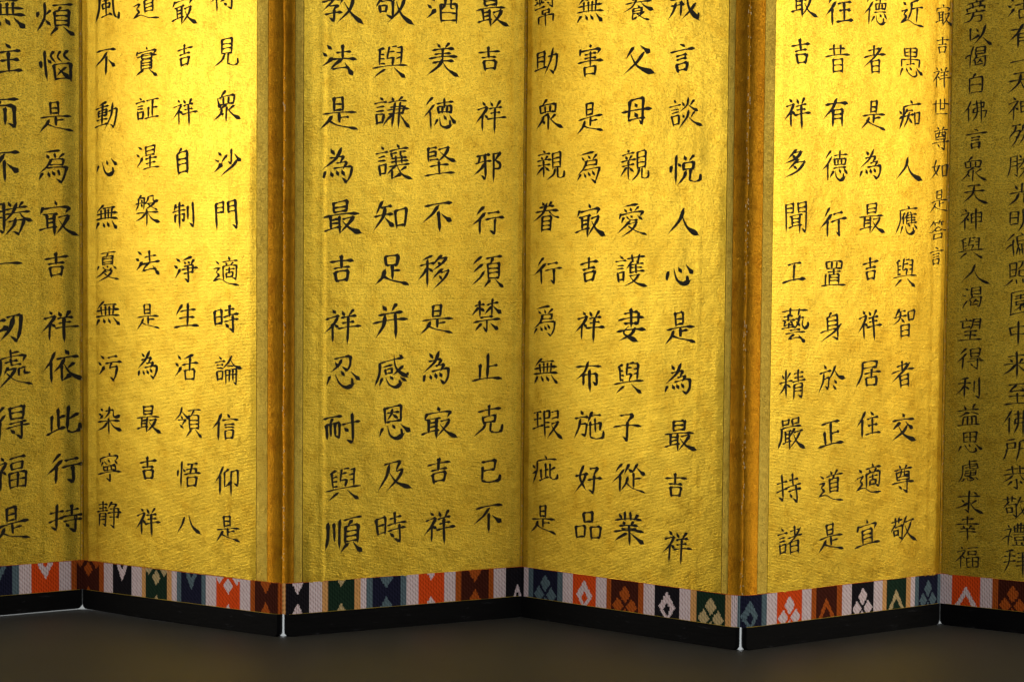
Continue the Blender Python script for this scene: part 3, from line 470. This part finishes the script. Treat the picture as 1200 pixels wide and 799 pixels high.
# panel index, characters of one column, their centres on the panel (metres along, metres up), em size
COLUMNS = [
(0, '無往而不勝一切處得福是', [[0.3489,1.1903],[0.3452,1.1003],[0.3414,0.997],[0.3475,0.8937],[0.3569,0.79],[0.3448,0.6975],[0.3509,0.5779],[0.3605,0.4932],[0.3583,0.3864],[0.3561,0.2879],[0.359,0.1872]], 0.077),
(0, '煩惱是爲㝡吉祥依此行持', [[0.4473,1.1874],[0.4504,1.0933],[0.4483,0.9952],[0.4497,0.8953],[0.4493,0.7917],[0.4489,0.6981],[0.4553,0.5785],[0.4602,0.4944],[0.4632,0.386],[0.4664,0.291],[0.466,0.1889]], 0.0723),
(1, '風不動心無憂無污染寧静', [[0.0696,1.2073],[0.067,1.1033],[0.0689,0.9954],[0.0687,0.8974],[0.0683,0.7941],[0.0703,0.6973],[0.07,0.602],[0.0742,0.4963],[0.0716,0.3901],[0.0736,0.2958],[0.0711,0.1993]], 0.0619),
(1, '道實証涅槃法是為最吉祥', [[0.1679,1.2047],[0.1699,1.0985],[0.1719,1.0055],[0.1717,0.9106],[0.1716,0.8088],[0.1736,0.705],[0.1734,0.601],[0.1755,0.5052],[0.1731,0.3988],[0.173,0.2989],[0.1728,0.1954]], 0.0624),
(1, '㝡吉祥自制淨生活領悟八', [[0.2614,1.1924],[0.2656,1.1039],[0.2656,0.9974],[0.2614,0.9006],[0.2634,0.7984],[0.2676,0.6926],[0.2697,0.6016],[0.2697,0.502],[0.2739,0.3973],[0.2739,0.2939],[0.2739,0.1968]], 0.0601),
(1, '得見眾沙門適時論信仰是', [[0.3607,1.2122],[0.367,1.1055],[0.3671,1.0054],[0.3693,0.8985],[0.3673,0.7979],[0.3654,0.6904],[0.3655,0.6006],[0.3697,0.5008],[0.3658,0.3923],[0.37,0.2888],[0.3701,0.198]], 0.0621),
(2, '教法是為最吉祥忍耐與順', [[0.1112,1.1918],[0.1082,1.0923],[0.1086,0.9928],[0.1107,0.8946],[0.1128,0.7961],[0.1149,0.6957],[0.1171,0.59],[0.1192,0.5003],[0.1162,0.3925],[0.1201,0.2874],[0.1205,0.1903]], 0.0722),
(2, '敬與謙讓知足并感恩及時', [[0.2162,1.1989],[0.2115,1.0947],[0.2138,0.9956],[0.2179,0.9011],[0.2167,0.798],[0.2173,0.6962],[0.2143,0.5975],[0.2184,0.5],[0.2225,0.4023],[0.2231,0.2993],[0.2166,0.198]], 0.071),
(2, '酒美徳堅不移是為㝡吉祥', [[0.3204,1.1993],[0.3211,1.104],[0.3147,0.9999],[0.3136,0.9057],[0.3143,0.8013],[0.3079,0.6933],[0.3122,0.6018],[0.3146,0.5065],[0.3154,0.3977],[0.3179,0.3018],[0.3205,0.1939]], 0.0705),
(2, '最吉祥邪行須禁止克己不', [[0.4219,1.206],[0.4191,1.1094],[0.4237,0.9994],[0.4209,0.9006],[0.42,0.7948],[0.419,0.6955],[0.4179,0.6061],[0.4207,0.5012],[0.4253,0.3993],[0.4261,0.2971],[0.4269,0.2049]], 0.0678),
(3, '幫助眾親眷行爲無瑕疵是', [[0.0471,1.2077],[0.0524,1.1074],[0.0556,1.0037],[0.0609,0.9031],[0.0539,0.8026],[0.0592,0.6966],[0.0563,0.597],[0.0553,0.4971],[0.0586,0.3955],[0.0556,0.3],[0.0525,0.2042]], 0.0642),
(3, '無害是爲㝡吉祥布施好品', [[0.1518,1.1998],[0.153,1.1031],[0.1544,0.9947],[0.1576,0.8975],[0.155,0.7953],[0.1562,0.6976],[0.1596,0.5916],[0.1588,0.4934],[0.1601,0.3951],[0.1594,0.2914],[0.1606,0.1993]], 0.0659),
(3, '養父母親愛護妻與子從業', [[0.2604,1.198],[0.2618,1.0983],[0.2593,0.9986],[0.2569,0.8984],[0.2526,0.7947],[0.2501,0.6987],[0.2535,0.5943],[0.2491,0.4943],[0.2465,0.3989],[0.2537,0.3007],[0.2531,0.205]], 0.0669),
(3, '戒言談悅人心是為最吉祥', [[0.3632,1.1901],[0.3591,1.0957],[0.3643,0.9942],[0.3678,0.8878],[0.3656,0.7909],[0.3596,0.6951],[0.3612,0.5943],[0.3626,0.498],[0.3624,0.3918],[0.3564,0.2944],[0.3618,0.1799]], 0.0677),
(4, '㝡吉祥多聞工藝精嚴持諸', [[0.121,1.1988],[0.1189,1.1045],[0.1131,0.9942],[0.1109,0.9011],[0.113,0.8001],[0.1111,0.6971],[0.1151,0.6017],[0.1113,0.4902],[0.1091,0.3976],[0.1071,0.2952],[0.1111,0.197]], 0.0638),
(4, '往昔有德行置身於正道是', [[0.2124,1.1903],[0.2082,1.0978],[0.2083,0.9989],[0.2084,0.8998],[0.2066,0.7939],[0.2088,0.6942],[0.2068,0.5958],[0.2048,0.4972],[0.2071,0.3933],[0.2093,0.294],[0.2115,0.1976]], 0.0634),
(4, '德者是為最吉祥居住適宜', [[0.3039,1.1976],[0.3018,1.1038],[0.3022,1.0003],[0.3001,0.9061],[0.3004,0.8037],[0.3007,0.7042],[0.301,0.5995],[0.3011,0.5044],[0.3035,0.4072],[0.306,0.3015],[0.3042,0.1956]], 0.0636),
(4, '近愚痴人應與智者交尊敬', [[0.3959,1.2],[0.394,1.1033],[0.3944,1.0016],[0.3926,0.8995],[0.3929,0.8005],[0.3888,0.6996],[0.3913,0.6001],[0.3894,0.502],[0.392,0.3985],[0.3946,0.2964],[0.3949,0.1974]], 0.0631),
(4, '㝡吉祥世尊如是答言', [[0.4769,1.2014],[0.4762,1.1417],[0.4756,1.0803],[0.475,1.0221],[0.4766,0.9606],[0.476,0.9006],[0.4753,0.8405],[0.4747,0.7803],[0.4715,0.7317]], 0.0479),
(5, '旁以偈白佛言眾天神與人渴望得利益思慮求幸福', [[0.05,1.2051],[0.0542,1.162],[0.0535,1.1158],[0.0512,1.0663],[0.0524,1.0133],[0.0535,0.9602],[0.0497,0.9022],[0.0524,0.8539],[0.0484,0.804],[0.0479,0.7489],[0.0573,0.6973],[0.055,0.6488],[0.0512,0.5867],[0.0524,0.5314],[0.0519,0.4743],[0.0531,0.4171],[0.0542,0.3667],[0.0554,0.3077],[0.0549,0.2486],[0.0526,0.1976],[0.0538,0.1401]], 0.0509),
(5, '活有一天神殊勝光明徧照園中来至佛所恭敬禮拜', [[0.1337,1.2081],[0.1397,1.1556],[0.1408,1.1067],[0.1384,1.066],[0.1395,1.0169],[0.1439,0.9628],[0.142,0.9055],[0.1448,0.8513],[0.1458,0.802],[0.1437,0.7527],[0.1449,0.6983],[0.1478,0.6406],[0.1441,0.5843],[0.1422,0.523],[0.1451,0.4651],[0.1463,0.4104],[0.1474,0.3573],[0.147,0.3023],[0.1483,0.244],[0.1478,0.1889],[0.1489,0.1388]], 0.0544),
]

def prof(tab,t):
    for (a,u),(b,v) in zip(tab,tab[1:]):
        if t<=b:
            k=(t-a)/(b-a+1e-9); k=k*k*(3-2*k); return u+(v-u)*k
    return tab[-1][1]
def brush(pts,w,rng):
    """pts: list of (x,y) y up; returns left,right edge lists"""
    P=[pts[0]]+list(pts)+[pts[-1]]
    C=[]
    for i in range(1,len(P)-2):
        p0,p1,p2,p3=P[i-1],P[i],P[i+1],P[i+2]
        n=max(2,int(math.dist(p1,p2)/0.07)+1)
        for k in range(n):
            t=k/n
            C.append(tuple(0.5*(2*b+(c-a)*t+(2*a-5*b+4*c-d)*t*t+(3*b-a-3*c+d)*t**3) for a,b,c,d in zip(p0,p1,p2,p3)))
    C.append(P[-1])
    dx=pts[-1][0]-pts[0][0];dy=pts[-1][1]-pts[0][1];L=math.hypot(dx,dy)
    adx,ady=abs(dx),abs(dy)
    if ady<0.5*adx and dx>0:
        kind='h'; tab=[(0,.35),(.1,.85),(.32,.42),(.66,.48),(.88,1.15),(1,.45)] if L>.25 else [(0,.5),(.4,.65),(.75,.95),(1,.4)]
        ext=(.012,.018)
    elif adx<0.3*ady:
        kind='v'; tab=[(0,.5),(.1,1.2),(.35,.8),(.75,.85),(1,.3)] if L>.3 else [(0,.6),(.25,1.1),(.7,.95),(1,.6)]
        if L>.62: tab=[(0,.6),(.1,1.15),(.35,.9),(.75,.95),(1,.12)]
        ext=(.02,.02)
    elif dx<0:
        kind='p'; tab=[(0,.45),(.15,1.2),(.6,.75),(1,.04)]; ext=(.01,.07)
    else:
        kind='n'
        if L<.22: tab=[(0,.2),(.6,1.25),(1,.5)]; ext=(.02,.01)
        else: tab=[(0,.25),(.4,.75),(.8,1.75),(1,.05)]; ext=(.015,.11)
    # extend
    def un(a,b):
        d=math.dist(a,b)+1e-9; return ((b[0]-a[0])/d,(b[1]-a[1])/d)
    u=un(C[1],C[0]); C[0]=(C[0][0]+u[0]*ext[0],C[0][1]+u[1]*ext[0])
    u=un(C[-2],C[-1]); C[-1]=(C[-1][0]+u[0]*ext[1],C[-1][1]+u[1]*ext[1])
    # resample densely enough for the profile
    D=[0]
    for a,b in zip(C,C[1:]): D.append(D[-1]+math.dist(a,b))
    T=D[-1]; n=max(6,int(T/0.055)+3)
    def at(s):
        for i in range(1,len(D)):
            if s<=D[i] or i==len(D)-1:
                k=(s-D[i-1])/(D[i]-D[i-1]+1e-9); return (C[i-1][0]+(C[i][0]-C[i-1][0])*k,C[i-1][1]+(C[i][1]-C[i-1][1])*k)
    ts=[0,.05]+[i/(n-1) for i in range(1,n-1)]+[.95,1]; ts=sorted(set(ts))
    ww=w*rng.uniform(.86,1.14)
    bow=rng.uniform(.015,.055)*T
    Le,Ri=[],[]
    pts2=[at(t*T) for t in ts]
    nx,ny=-dy/(L+1e-9),dx/(L+1e-9)
    b={'h':1,'v':rng.choice([-.3,.3]),'p':-.9,'n':-.9}[kind]*bow
    pts2=[(p[0]+nx*b*4*t*(1-t),p[1]+ny*b*4*t*(1-t)) for p,t in zip(pts2,ts)]
    for i,t in enumerate(ts):
        a=pts2[max(0,i-1)];c=pts2[min(len(ts)-1,i+1)];u=un(a,c)
        h=prof(tab,t)*ww*.5*rng.uniform(.93,1.07)
        sk=0.0
        if i==0: sk=.7
        if i==len(ts)-1: sk=-.2 if kind in'vp' else .7
        p=pts2[i]
        Le.append((p[0]-u[1]*h-u[0]*sk*h,p[1]+u[0]*h-u[1]*sk*h))
        Ri.append((p[0]+u[1]*h+u[0]*sk*h,p[1]-u[0]*h+u[1]*sk*h))
    return Le,Ri


def decode(c):
    return [[(s[i] / 200 - .5, .5 - s[i + 1] / 200) for i in range(0, len(s), 2)] for s in GLYPHS[c]]
GL = {c: decode(c) for c in GLYPHS}

# silk hem: stripe ends as fractions of the panel width, colour, woven figure
def cyc(text):
    return [(float(a[:-1]), a[-1]) for a in text.split()]
STRIPES = {
 0: cyc('.045W .070O .185M .210O .260W .360K .410W .430A .540G .565A .590W .613T .717N .744T .793W .904R .952W .974O 1.0M'),
 1: cyc('.092M .117O .164W .262K .315W .334A .443G .467A .492W .514T .615N .636T .687W .802R .851W .873O .976M 1.0O'),
 2: cyc('.014A .105K .156W .180A .287G .312A .336W .361T .477N .502T .552W .661R .709W .734O .853M .875O .928W 1.0K'),
 3: cyc('.014K .037W .060T .178N .203T .251W .360R .409W .431O .555M .578O .628W .737K .785W .811A .934G .959A .981W 1.0T'),
 4: cyc('.092N .116T .165W .285R .331W .356O .458M .484O .532W .645K .690W .712A .815G .838A .861W .881T .982N 1.0T'),
 5: cyc('.049W .161R .208W .231O .345M .370O .420W .530K .580W .600A .710G .735A .760W .780T .885N .910T .960W 1.0R')}
FIG = {'K': 'W', 'N': 'T', 'R': 'W', 'M': 'O', 'G': 'Y'}
MOTIF = {(0, .717): 'V', (0, .904): 'V', (0, 1.0): 'D', (0, .540): 'D', (0, .360): 'V', (0, .185): 'D',
         (1, .092): 'D', (1, .262): 'V', (1, .443): 'D', (1, .615): 'V', (1, .802): 'D', (1, .976): 'I',
         (2, .105): 'I', (2, .287): 'i', (2, .477): 'I', (2, .661): 'i', (2, .853): 'I', (2, 1.0): 'c',
         (3, .178): '3', (3, .360): 'L', (3, .555): '3', (3, .737): 'L', (3, .934): '3',
         (4, .092): 'L', (4, .285): '3', (4, .458): 'C', (4, .645): '3', (4, .815): 'C', (4, .982): '3',
         (5, .161): 'C', (5, .345): '3', (5, .530): 'C', (5, .710): '3', (5, .885): 'C'}
def in_motif(kind, x, y):
    """x -1..1 across the stripe, y 0 bottom .. 1 top"""
    def dia(cx, cy, rx, ry): return abs(x - cx) / rx + abs(y - cy) / ry < 1
    if kind == 'V': return (abs(x) < .58 * (y - .44) / .56) and not (y > .86 and abs(x) < .20 * (y - .82) / .18)
    if kind == 'D': return dia(0, .72, .40, .27) or dia(.72, 1.04, .42, .27) or dia(-.72, 1.04, .42, .27) or dia(0, 0, .16, .13)
    if kind == 'I': return abs(x) < .50 * (y - .60) / .40 or (y < .36 and abs(x) < .44 * (.36 - y) / .36)
    if kind == 'i': return abs(x) < .30 * (y - .78) / .22 or (y < .24 and abs(x) < .34 * (.24 - y) / .24)
    if kind == 'c': return y < .42 and abs(x - .45) < .5 * (.46 - y) / .46 and not (abs(x - .45) < .16 and y < .12)
    if kind == '3': return dia(0, .55, .42, .30) or dia(-.50, .16, .40, .28) or dia(.50, .16, .40, .28) or dia(0, -.10, .26, .2)
    if kind == 'L': return dia(0, .34, .68, .50) and not dia(0, .26, .28, .22)
    if kind == 'C':
        w = .78 * (.66 - y) / .66
        return y < .66 and w - .34 < abs(x) < w or (y > .42 and y < .66 and abs(x) < w)
    return False

def surf_y(k, x, z):
    """local y (negative is towards the camera) of the visible cloth, rounded at the ridge end"""
    side, a, b = RIDGE[k]; w = WID[k]
    e = (a * w - x) / (a * w) if side == 0 else (x - a * w) / (w - a * w)
    if e > 0:
        return .0180 * (1 - math.sqrt(max(0, 1 - min(1, e) ** 2))) ** 1.15
    return 0.0

def build_panel(k):
    w = WID[k]; M = panel_matrix(k)
    side, ra, rb = RIDGE[k]
    tl, tr = half_angle(k, 0), half_angle(k, 1)
    def xl(y, g=0.0): return g + tl * y * SIGN
    def xr(y, g=0.0): return w - g - tr * y * SIGN
    SIGN = 1
    # board: a mitred slab behind the cloth
    f0 = .0188 if side == 0 else .0070
    f1 = .0188 if side == 1 else .0070
    ring = [(xl(f0, .0006), f0), (.012, .0070), (w - .012, .0070), (xr(f1, .0006), f1), (xr(THICK, .0006), THICK), (xl(THICK, .0006), THICK)]
    if side == 0: ring[1] = (ra * w, .0070)
    else: ring[2] = (ra * w, .0070)
    body = box_plan('panel', [(Z_RUN + .0005, ring), (TOP, ring)], M_BOARD, screen, k)
    # --- gold cloth face
    x0, x1 = (rb * w + GAPW / 2, w - .0044) if side == 0 else (.0034, rb * w - GAPW / 2)
    nxx, nzz = 96, 330
    V, Fc = [], []
    for j in range(nzz + 1):
        z = Z_BAND - .002 + (TOP - Z_BAND) * j / nzz
        for i in range(nxx + 1):
            x = x0 + (x1 - x0) * i / nxx
            e = min(1, min(i, nxx - i) / 3)
            V.append((x, -.0004 - (relief(k, x, z) + .0008) * e, z))
    n1 = nxx + 1
    for j in range(nzz):
        for i in range(nxx):
            a = j * n1 + i
            Fc.append((a, a + 1, a + n1 + 1, a + n1))
    link_mesh('gold_face', V, Fc, M_GOLD[k], body, smooth=True, matrix=M)
    # --- border strip beside the ridge, slightly proud, with dark joints on both sides
    xa, xb = sorted((ra * w, rb * w))
    xa += GAPW / 2; xb -= GAPW / 2
    V, Fc = [], []
    nz = 170
    for j in range(nz + 1):
        z = Z_BAND - .002 + (TOP - Z_BAND) * j / nz
        wv = .0004 * noise.noise(Vector((k * 5.0, 0, z * 9)))
        for i, (t, y) in enumerate(((0, .0009), (0, -.0008), (.25, -.0012), (.5, -.0012), (.75, -.0012), (1, -.0008), (1, .0009))):
            V.append((xa + (xb - xa) * t + (wv if t in (0, 1) else 0), y + .0002 * noise.noise(Vector((i * 1.0, k, z * 30))), z))
    for j in range(nz):
        for i in range(6):
            a = j * 7 + i
            Fc.append((a, a + 1, a + 8, a + 7))
    link_mesh('border_strip', V, Fc, M_STRIP, body, smooth=False, matrix=M)
    # --- rounded silk edge running into the crease of the ridge
    V, Fc = [], []
    na = 12
    xe = ra * w
    span = xe - .0004 if side == 0 else w - xe - .0004
    for j in range(nz + 1):
        z = Z_BAND - .002 + (TOP - Z_BAND) * j / nz
        for i in range(na + 1):
            t = i / na * math.pi / 2
            s = math.sin(t); d = .0180 * (1 - math.cos(t)) ** 1.15
            wob = .0009 * noise.noise(Vector((i * .35, k * 3.3, z * 14))) * s
            x = xe - s * span if side == 0 else xe + s * span
            V.append((x, -.0006 + d + wob, z))
    for j in range(nz):
        for i in range(na):
            a = j * (na + 1) + i
            Fc.append((a, a + 1, a + na + 2, a + na + 1))
    link_mesh('silk_edge', V, Fc, M_AMBER, body, smooth=True, matrix=M)
    # --- narrow silk hinge along the valley end
    V, Fc = [], []
    hw = .0040 if side == 0 else .0030
    for j in range(nz + 1):
        z = Z_BAND - .002 + (TOP - Z_BAND) * j / nz
        for i in range(5):
            t = i / 4
            x = w - hw * (1 - t) - .0001 if side == 0 else hw * (1 - t) + .0001
            y = -.0012 + .0006 * t * t + .0005 * noise.noise(Vector((i * .8, k * 2.2, z * 40)))
            V.append((x, y, z))
    for j in range(nz):
        for i in range(4):
            a = j * 5 + i
            Fc.append((a, a + 1, a + 6, a + 5))
    link_mesh('valley_hinge', V, Fc, M_HINGE, body, smooth=True, matrix=M)
    # --- woven silk hem
    keys = list(MT); order = keys
    V, Fc, MI = [], [], []
    rows = 22
    zb, zt = Z_RUN, Z_BAND
    prev = 0.0
    def hy(x, z): 
        lip = .0012 + .0004 * noise.noise(Vector((x * 30, k, z * 20)))
        return surf_y(k, x, z) - .0008 - lip
    def quad(xa, xb, za, zc, mi):
        b = len(V)
        V.extend([(xa, hy(xa, za), za), (xb, hy(xb, za), za), (xb, hy(xb, zc), zc), (xa, hy(xa, zc), zc)])
        Fc.append((b, b + 1, b + 2, b + 3)); MI.append(mi)
    rg = random.Random(50 + k)
    for end, c in STRIPES[k]:
        a0 = max(.0004, prev * w); a1 = min(w - .0004, end * w)
        kind = MOTIF.get((k, end))
        full0, full1 = prev, end
        if (k, end) == (0, 1.0): full1 = 1.09
        if (k, end) == (1, .092): full0 = -.024
        if (k, end) == (4, .092): full0 = -.012
        mid = (full0 + full1) / 2 * w; half = (full1 - full0) / 2 * w
        n = 26 if kind else max(1, int((a1 - a0) / .006))
        for r in range(rows):
            za = zb + (zt - .0007 - zb) * r / rows; zc = zb + (zt - .0007 - zb) * (r + 1) / rows
            jit = rg.uniform(-.03, .03)
            cur = None; start = a0
            for i in range(n):
                xa = a0 + (a1 - a0) * i / n; xc = a0 + (a1 - a0) * (i + 1) / n
                on = bool(kind) and in_motif(kind, ((xa + xc) / 2 - mid) / half + jit, (r + .5) / rows)
                cc = FIG[c] if on else c
                near = surf_y(k, xa, 0) > 0 or surf_y(k, xc, 0) > 0
                if cur is None: cur = cc; start = xa
                elif cc != cur or near or (xa - start) > .008:
                    quad(start, xa, za, zc, order.index(cur)); cur = cc; start = xa
            quad(start, a1, za, zc, order.index(cur))
        prev = end
    # folded orange selvedge along the top of the hem
    seg = 60
    for i in range(seg):
        xa = .0004 + (w - .0008) * i / seg; xc = .0004 + (w - .0008) * (i + 1) / seg
        b = len(V)
        V.extend([(xa, hy(xa, zt) - .0002, zt - .0008), (xc, hy(xc, zt) - .0002, zt - .0008),
                  (xc, hy(xc, zt) + .0010, zt + .0002), (xa, hy(xa, zt) + .0010, zt + .0002)])
        Fc.append((b, b + 1, b + 2, b + 3)); MI.append(order.index('O'))
    bnd = link_mesh('silk_hem', V, Fc, [MT[q] for q in order], body, midx=MI, matrix=M)
    bm = bmesh.new(); bm.from_mesh(bnd.data); bmesh.ops.remove_doubles(bm, verts=bm.verts, dist=.00002); bm.to_mesh(bnd.data); bm.free()
    # --- black lacquer base runner with chamfered ends
    g0, g1 = FLAT[k], FLAT[k + 1]
    fr = -.0034; bk = .011
    def ring_r(e0, e1, z):
        if side == 0:
            L = [(xl(.008, g0 + e0), .008), (.0030 + g0 + e0, .0012), (.010 + e0, fr)]
            Rr = [(w - g1 - e1 - .0012, fr), (w - g1 - e1, fr + .0015), (xr(.008, g1 + e1), .008)]
        else:
            L = [(xl(.008, g0 + e0), .008), (g0 + e0, fr + .0015), (g0 + e0 + .0012, fr)]
            Rr = [(w - .010 - e1, fr), (w - .0030 - g1 - e1, .0012), (xr(.008, g1 + e1), .008)]
        ring = L + [(w * .12, fr), (w * .35, fr), (w * .6, fr), (w * .85, fr)] + Rr + [(xr(bk, g1 + e1), bk), (xl(bk, g0 + e0), bk)]
        def lift(x):
            if k == 0: return .0040
            if k == 1: return .0040 * max(0, 1 - x / (w * .42))
            return 0.0004
        if z < .01: return [(x, y, z + lift(x)) for x, y in ring]
        return [(x, y, z) for x, y in ring]
    fl = .0065
    rows_r = [(0, ring_r(fl, fl, 0)), (.002, ring_r(fl * .45, fl * .45, .002)), (.005, ring_r(.0005, .0005, .005)), (.012, ring_r(0, 0, .012)),
              (Z_RUN - .0012, ring_r(0, 0, Z_RUN - .0012))]
    top = [(x, y + (.0008 if y < 0 else 0), Z_RUN) for x, y, _ in ring_r(0, 0, Z_RUN)]
    rows_r.append((Z_RUN, top))
    box_plan('base_runner', rows_r, M_LACQ, body, k)
    # gilt line left showing where hem meets runner
    V, Fc = [], []
    seg = 80
    for i in range(seg + 1):
        x = .013 + (w - .020) * i / seg
        t = .0006 * max(0, noise.noise(Vector((x * 25, k * 4.0, 0))) + .45)
        y = hy(x, Z_RUN) - .0006
        V += [(x, y, Z_RUN + .0001), (x, y, Z_RUN + .0003 + t), (x, y + .0006, Z_RUN + .0003 + t)]
    for i in range(seg):
        a = i * 3
        Fc += [(a, a + 3, a + 4, a + 1), (a + 1, a + 4, a + 5, a + 2)]
    link_mesh('gilt_line', V, Fc, M_GILT, body, matrix=M)
    # --- frayed spots along the ridge crease
    rg = random.Random(900 + k)
    V, Fc = [], []
    z = Z_BAND
    while z < TOP:
        z += rg.expovariate(1 / .011) if noise.noise(Vector((0, k // 2, z * 7))) > -.05 else rg.expovariate(1 / .05)
        L = rg.uniform(.0012, .006); ww = rg.uniform(.0004, .0012)
        xx = rg.uniform(.0006, .0028); yy = .0060 + rg.uniform(-.0008, .0012)
        x = xx if side == 0 else w - xx
        dx = rg.uniform(-.0007, .0007); b = len(V)
        V += [(x - ww, yy, z), (x + ww, yy, z + .0002), (x + ww * .6 + dx, yy - .0006, z + L), (x - ww * .4 + dx, yy - .0006, z + L * .9), (x + dx * .4, yy - .0012, z + L * .5)]
        Fc += [(b, b + 1, b + 4), (b + 1, b + 2, b + 4), (b + 2, b + 3, b + 4), (b + 3, b, b + 4)]
    z = Z_BAND
    while z < TOP:
        z += rg.expovariate(1 / .018)
        L = rg.uniform(.001, .004); ww = rg.uniform(.0003, .0006); x = .0022 + rg.uniform(-.001, .001)
        if side == 0: x = w - x
        b = len(V)
        V += [(x - ww, -.0022, z), (x + ww, -.0022, z), (x + ww * .5, -.0028, z + L), (x - ww * .6, -.0028, z + L)]
        Fc += [(b, b + 1, b + 2, b + 3)]
    link_mesh('frayed_thread', V, Fc, M_FRAY, body, matrix=M)['kind'] = 'stuff'
    # --- unseen strip added behind the right fold to block light above the runners
    if k < 5:
        V, Fc = [], []
        zlo = 0.001 if k + 1 == 3 else Z_RUN - .001
        yb = THICK + .001
        A = panel_matrix(k).inverted() @ panel_matrix(k + 1)
        p0 = Vector((w - .03, yb, 0)); p1 = Vector((xr(yb), yb, 0)); p2 = A @ Vector((.03, yb, 0))
        for p in (p0, p1, p2): V += [(p.x, p.y, zlo), (p.x, p.y, TOP)]
        for p in (p2, p1, p0): V += [(p.x, p.y + .001, zlo), (p.x, p.y + .001, TOP)]
        for i in range(6):
            a = i * 2; b = (i + 1) % 6 * 2
            Fc.append((a, b, b + 1, a + 1))
        link_mesh('back_light_block', V, Fc, M_BOARD, body, matrix=M)
    return body

bodies = [build_panel(k) for k in range(6)]

# --- brushed characters, one object each, lying on the relief of the cloth
rg = random.Random(11)
for k, text, pos, em in COLUMNS:
    M = panel_matrix(k); w = WID[k]
    side, ra, rb = RIDGE[k]
    for c, (cx, cz) in zip(text, pos):
        ns = len(GL[c])
        wd = .080 if ns < 9 else (.070 if ns < 15 else .060)
        fs = .95 if ns < 9 else 1.03
        k1 = rg.uniform(-.16, .10); k2 = rg.uniform(-.12, .16)
        if c in DRAWN: k1 *= .4; k2 *= .4; fs = .75 if c in '吉言工己' else .82; wd *= .97
        if em < .058: wd *= .84
        sx = em * rg.uniform(1.0, 1.12) * 1.11; sz = em * rg.uniform(1.0, 1.12)
        rot = rg.uniform(-.035, .035); shear = rg.uniform(.12, .22) if c not in DRAWN else rg.uniform(-.02, .06); lean = rg.uniform(-.05, .03)
        wd *= rg.uniform(.97, 1.12) / fs; sx *= fs; sz *= fs
        V, Fc = [], []
        for si, st in enumerate(GL[c]):
            pts = []
            for x, y in st:
                r = min(1, abs(x) / .46)
                q = min(1, max(0, (abs(x) - .29) / .15)); q = q * q * (3 - 2 * q)
                if c in DRAWN: q = .85
                x2 = x * (.79 + .29 * q); y2 = y * (.93 + .10 * abs(y) / .46)
                x2 += rg.uniform(-.016, .016); y2 += rg.uniform(-.016, .016)
                x2, y2 = x2 * (1 + k1 * y2), y2 * (1 + k2 * x2)
                pts.append((x2 + lean * y2, y2 + shear * x2 - .10 * shear * x2 * x2 / .2))
            Le, Ri = brush(pts, wd, rg)
            b = len(V)
            for q in [t for pr in zip(Le, Ri) for t in pr]:
                px = (q[0] * math.cos(rot) - q[1] * math.sin(rot)) * sx + cx
                pz = (q[0] * math.sin(rot) + q[1] * math.cos(rot)) * sz + cz
                px = min(max(px, .0005), w - .0005)
                edge = max(0.0, min(1.0, (min(px - .0034, w - .0044 - px)) / (.0035 * 4)))
                yy = -.0004 - (relief(k, px, pz) + .0008) * edge - .00032 - .000012 * si
                if px > w - .009 or px < .006: yy -= .0010
                V.append((px, yy, pz))
            for i in range(len(Le) - 1):
                a = b + 2 * i
                Fc.append((a, a + 1, a + 3, a + 2))
        link_mesh('ink_character', V, Fc, M_INK, bodies[k], matrix=M)
print('objects', len(bpy.data.objects))
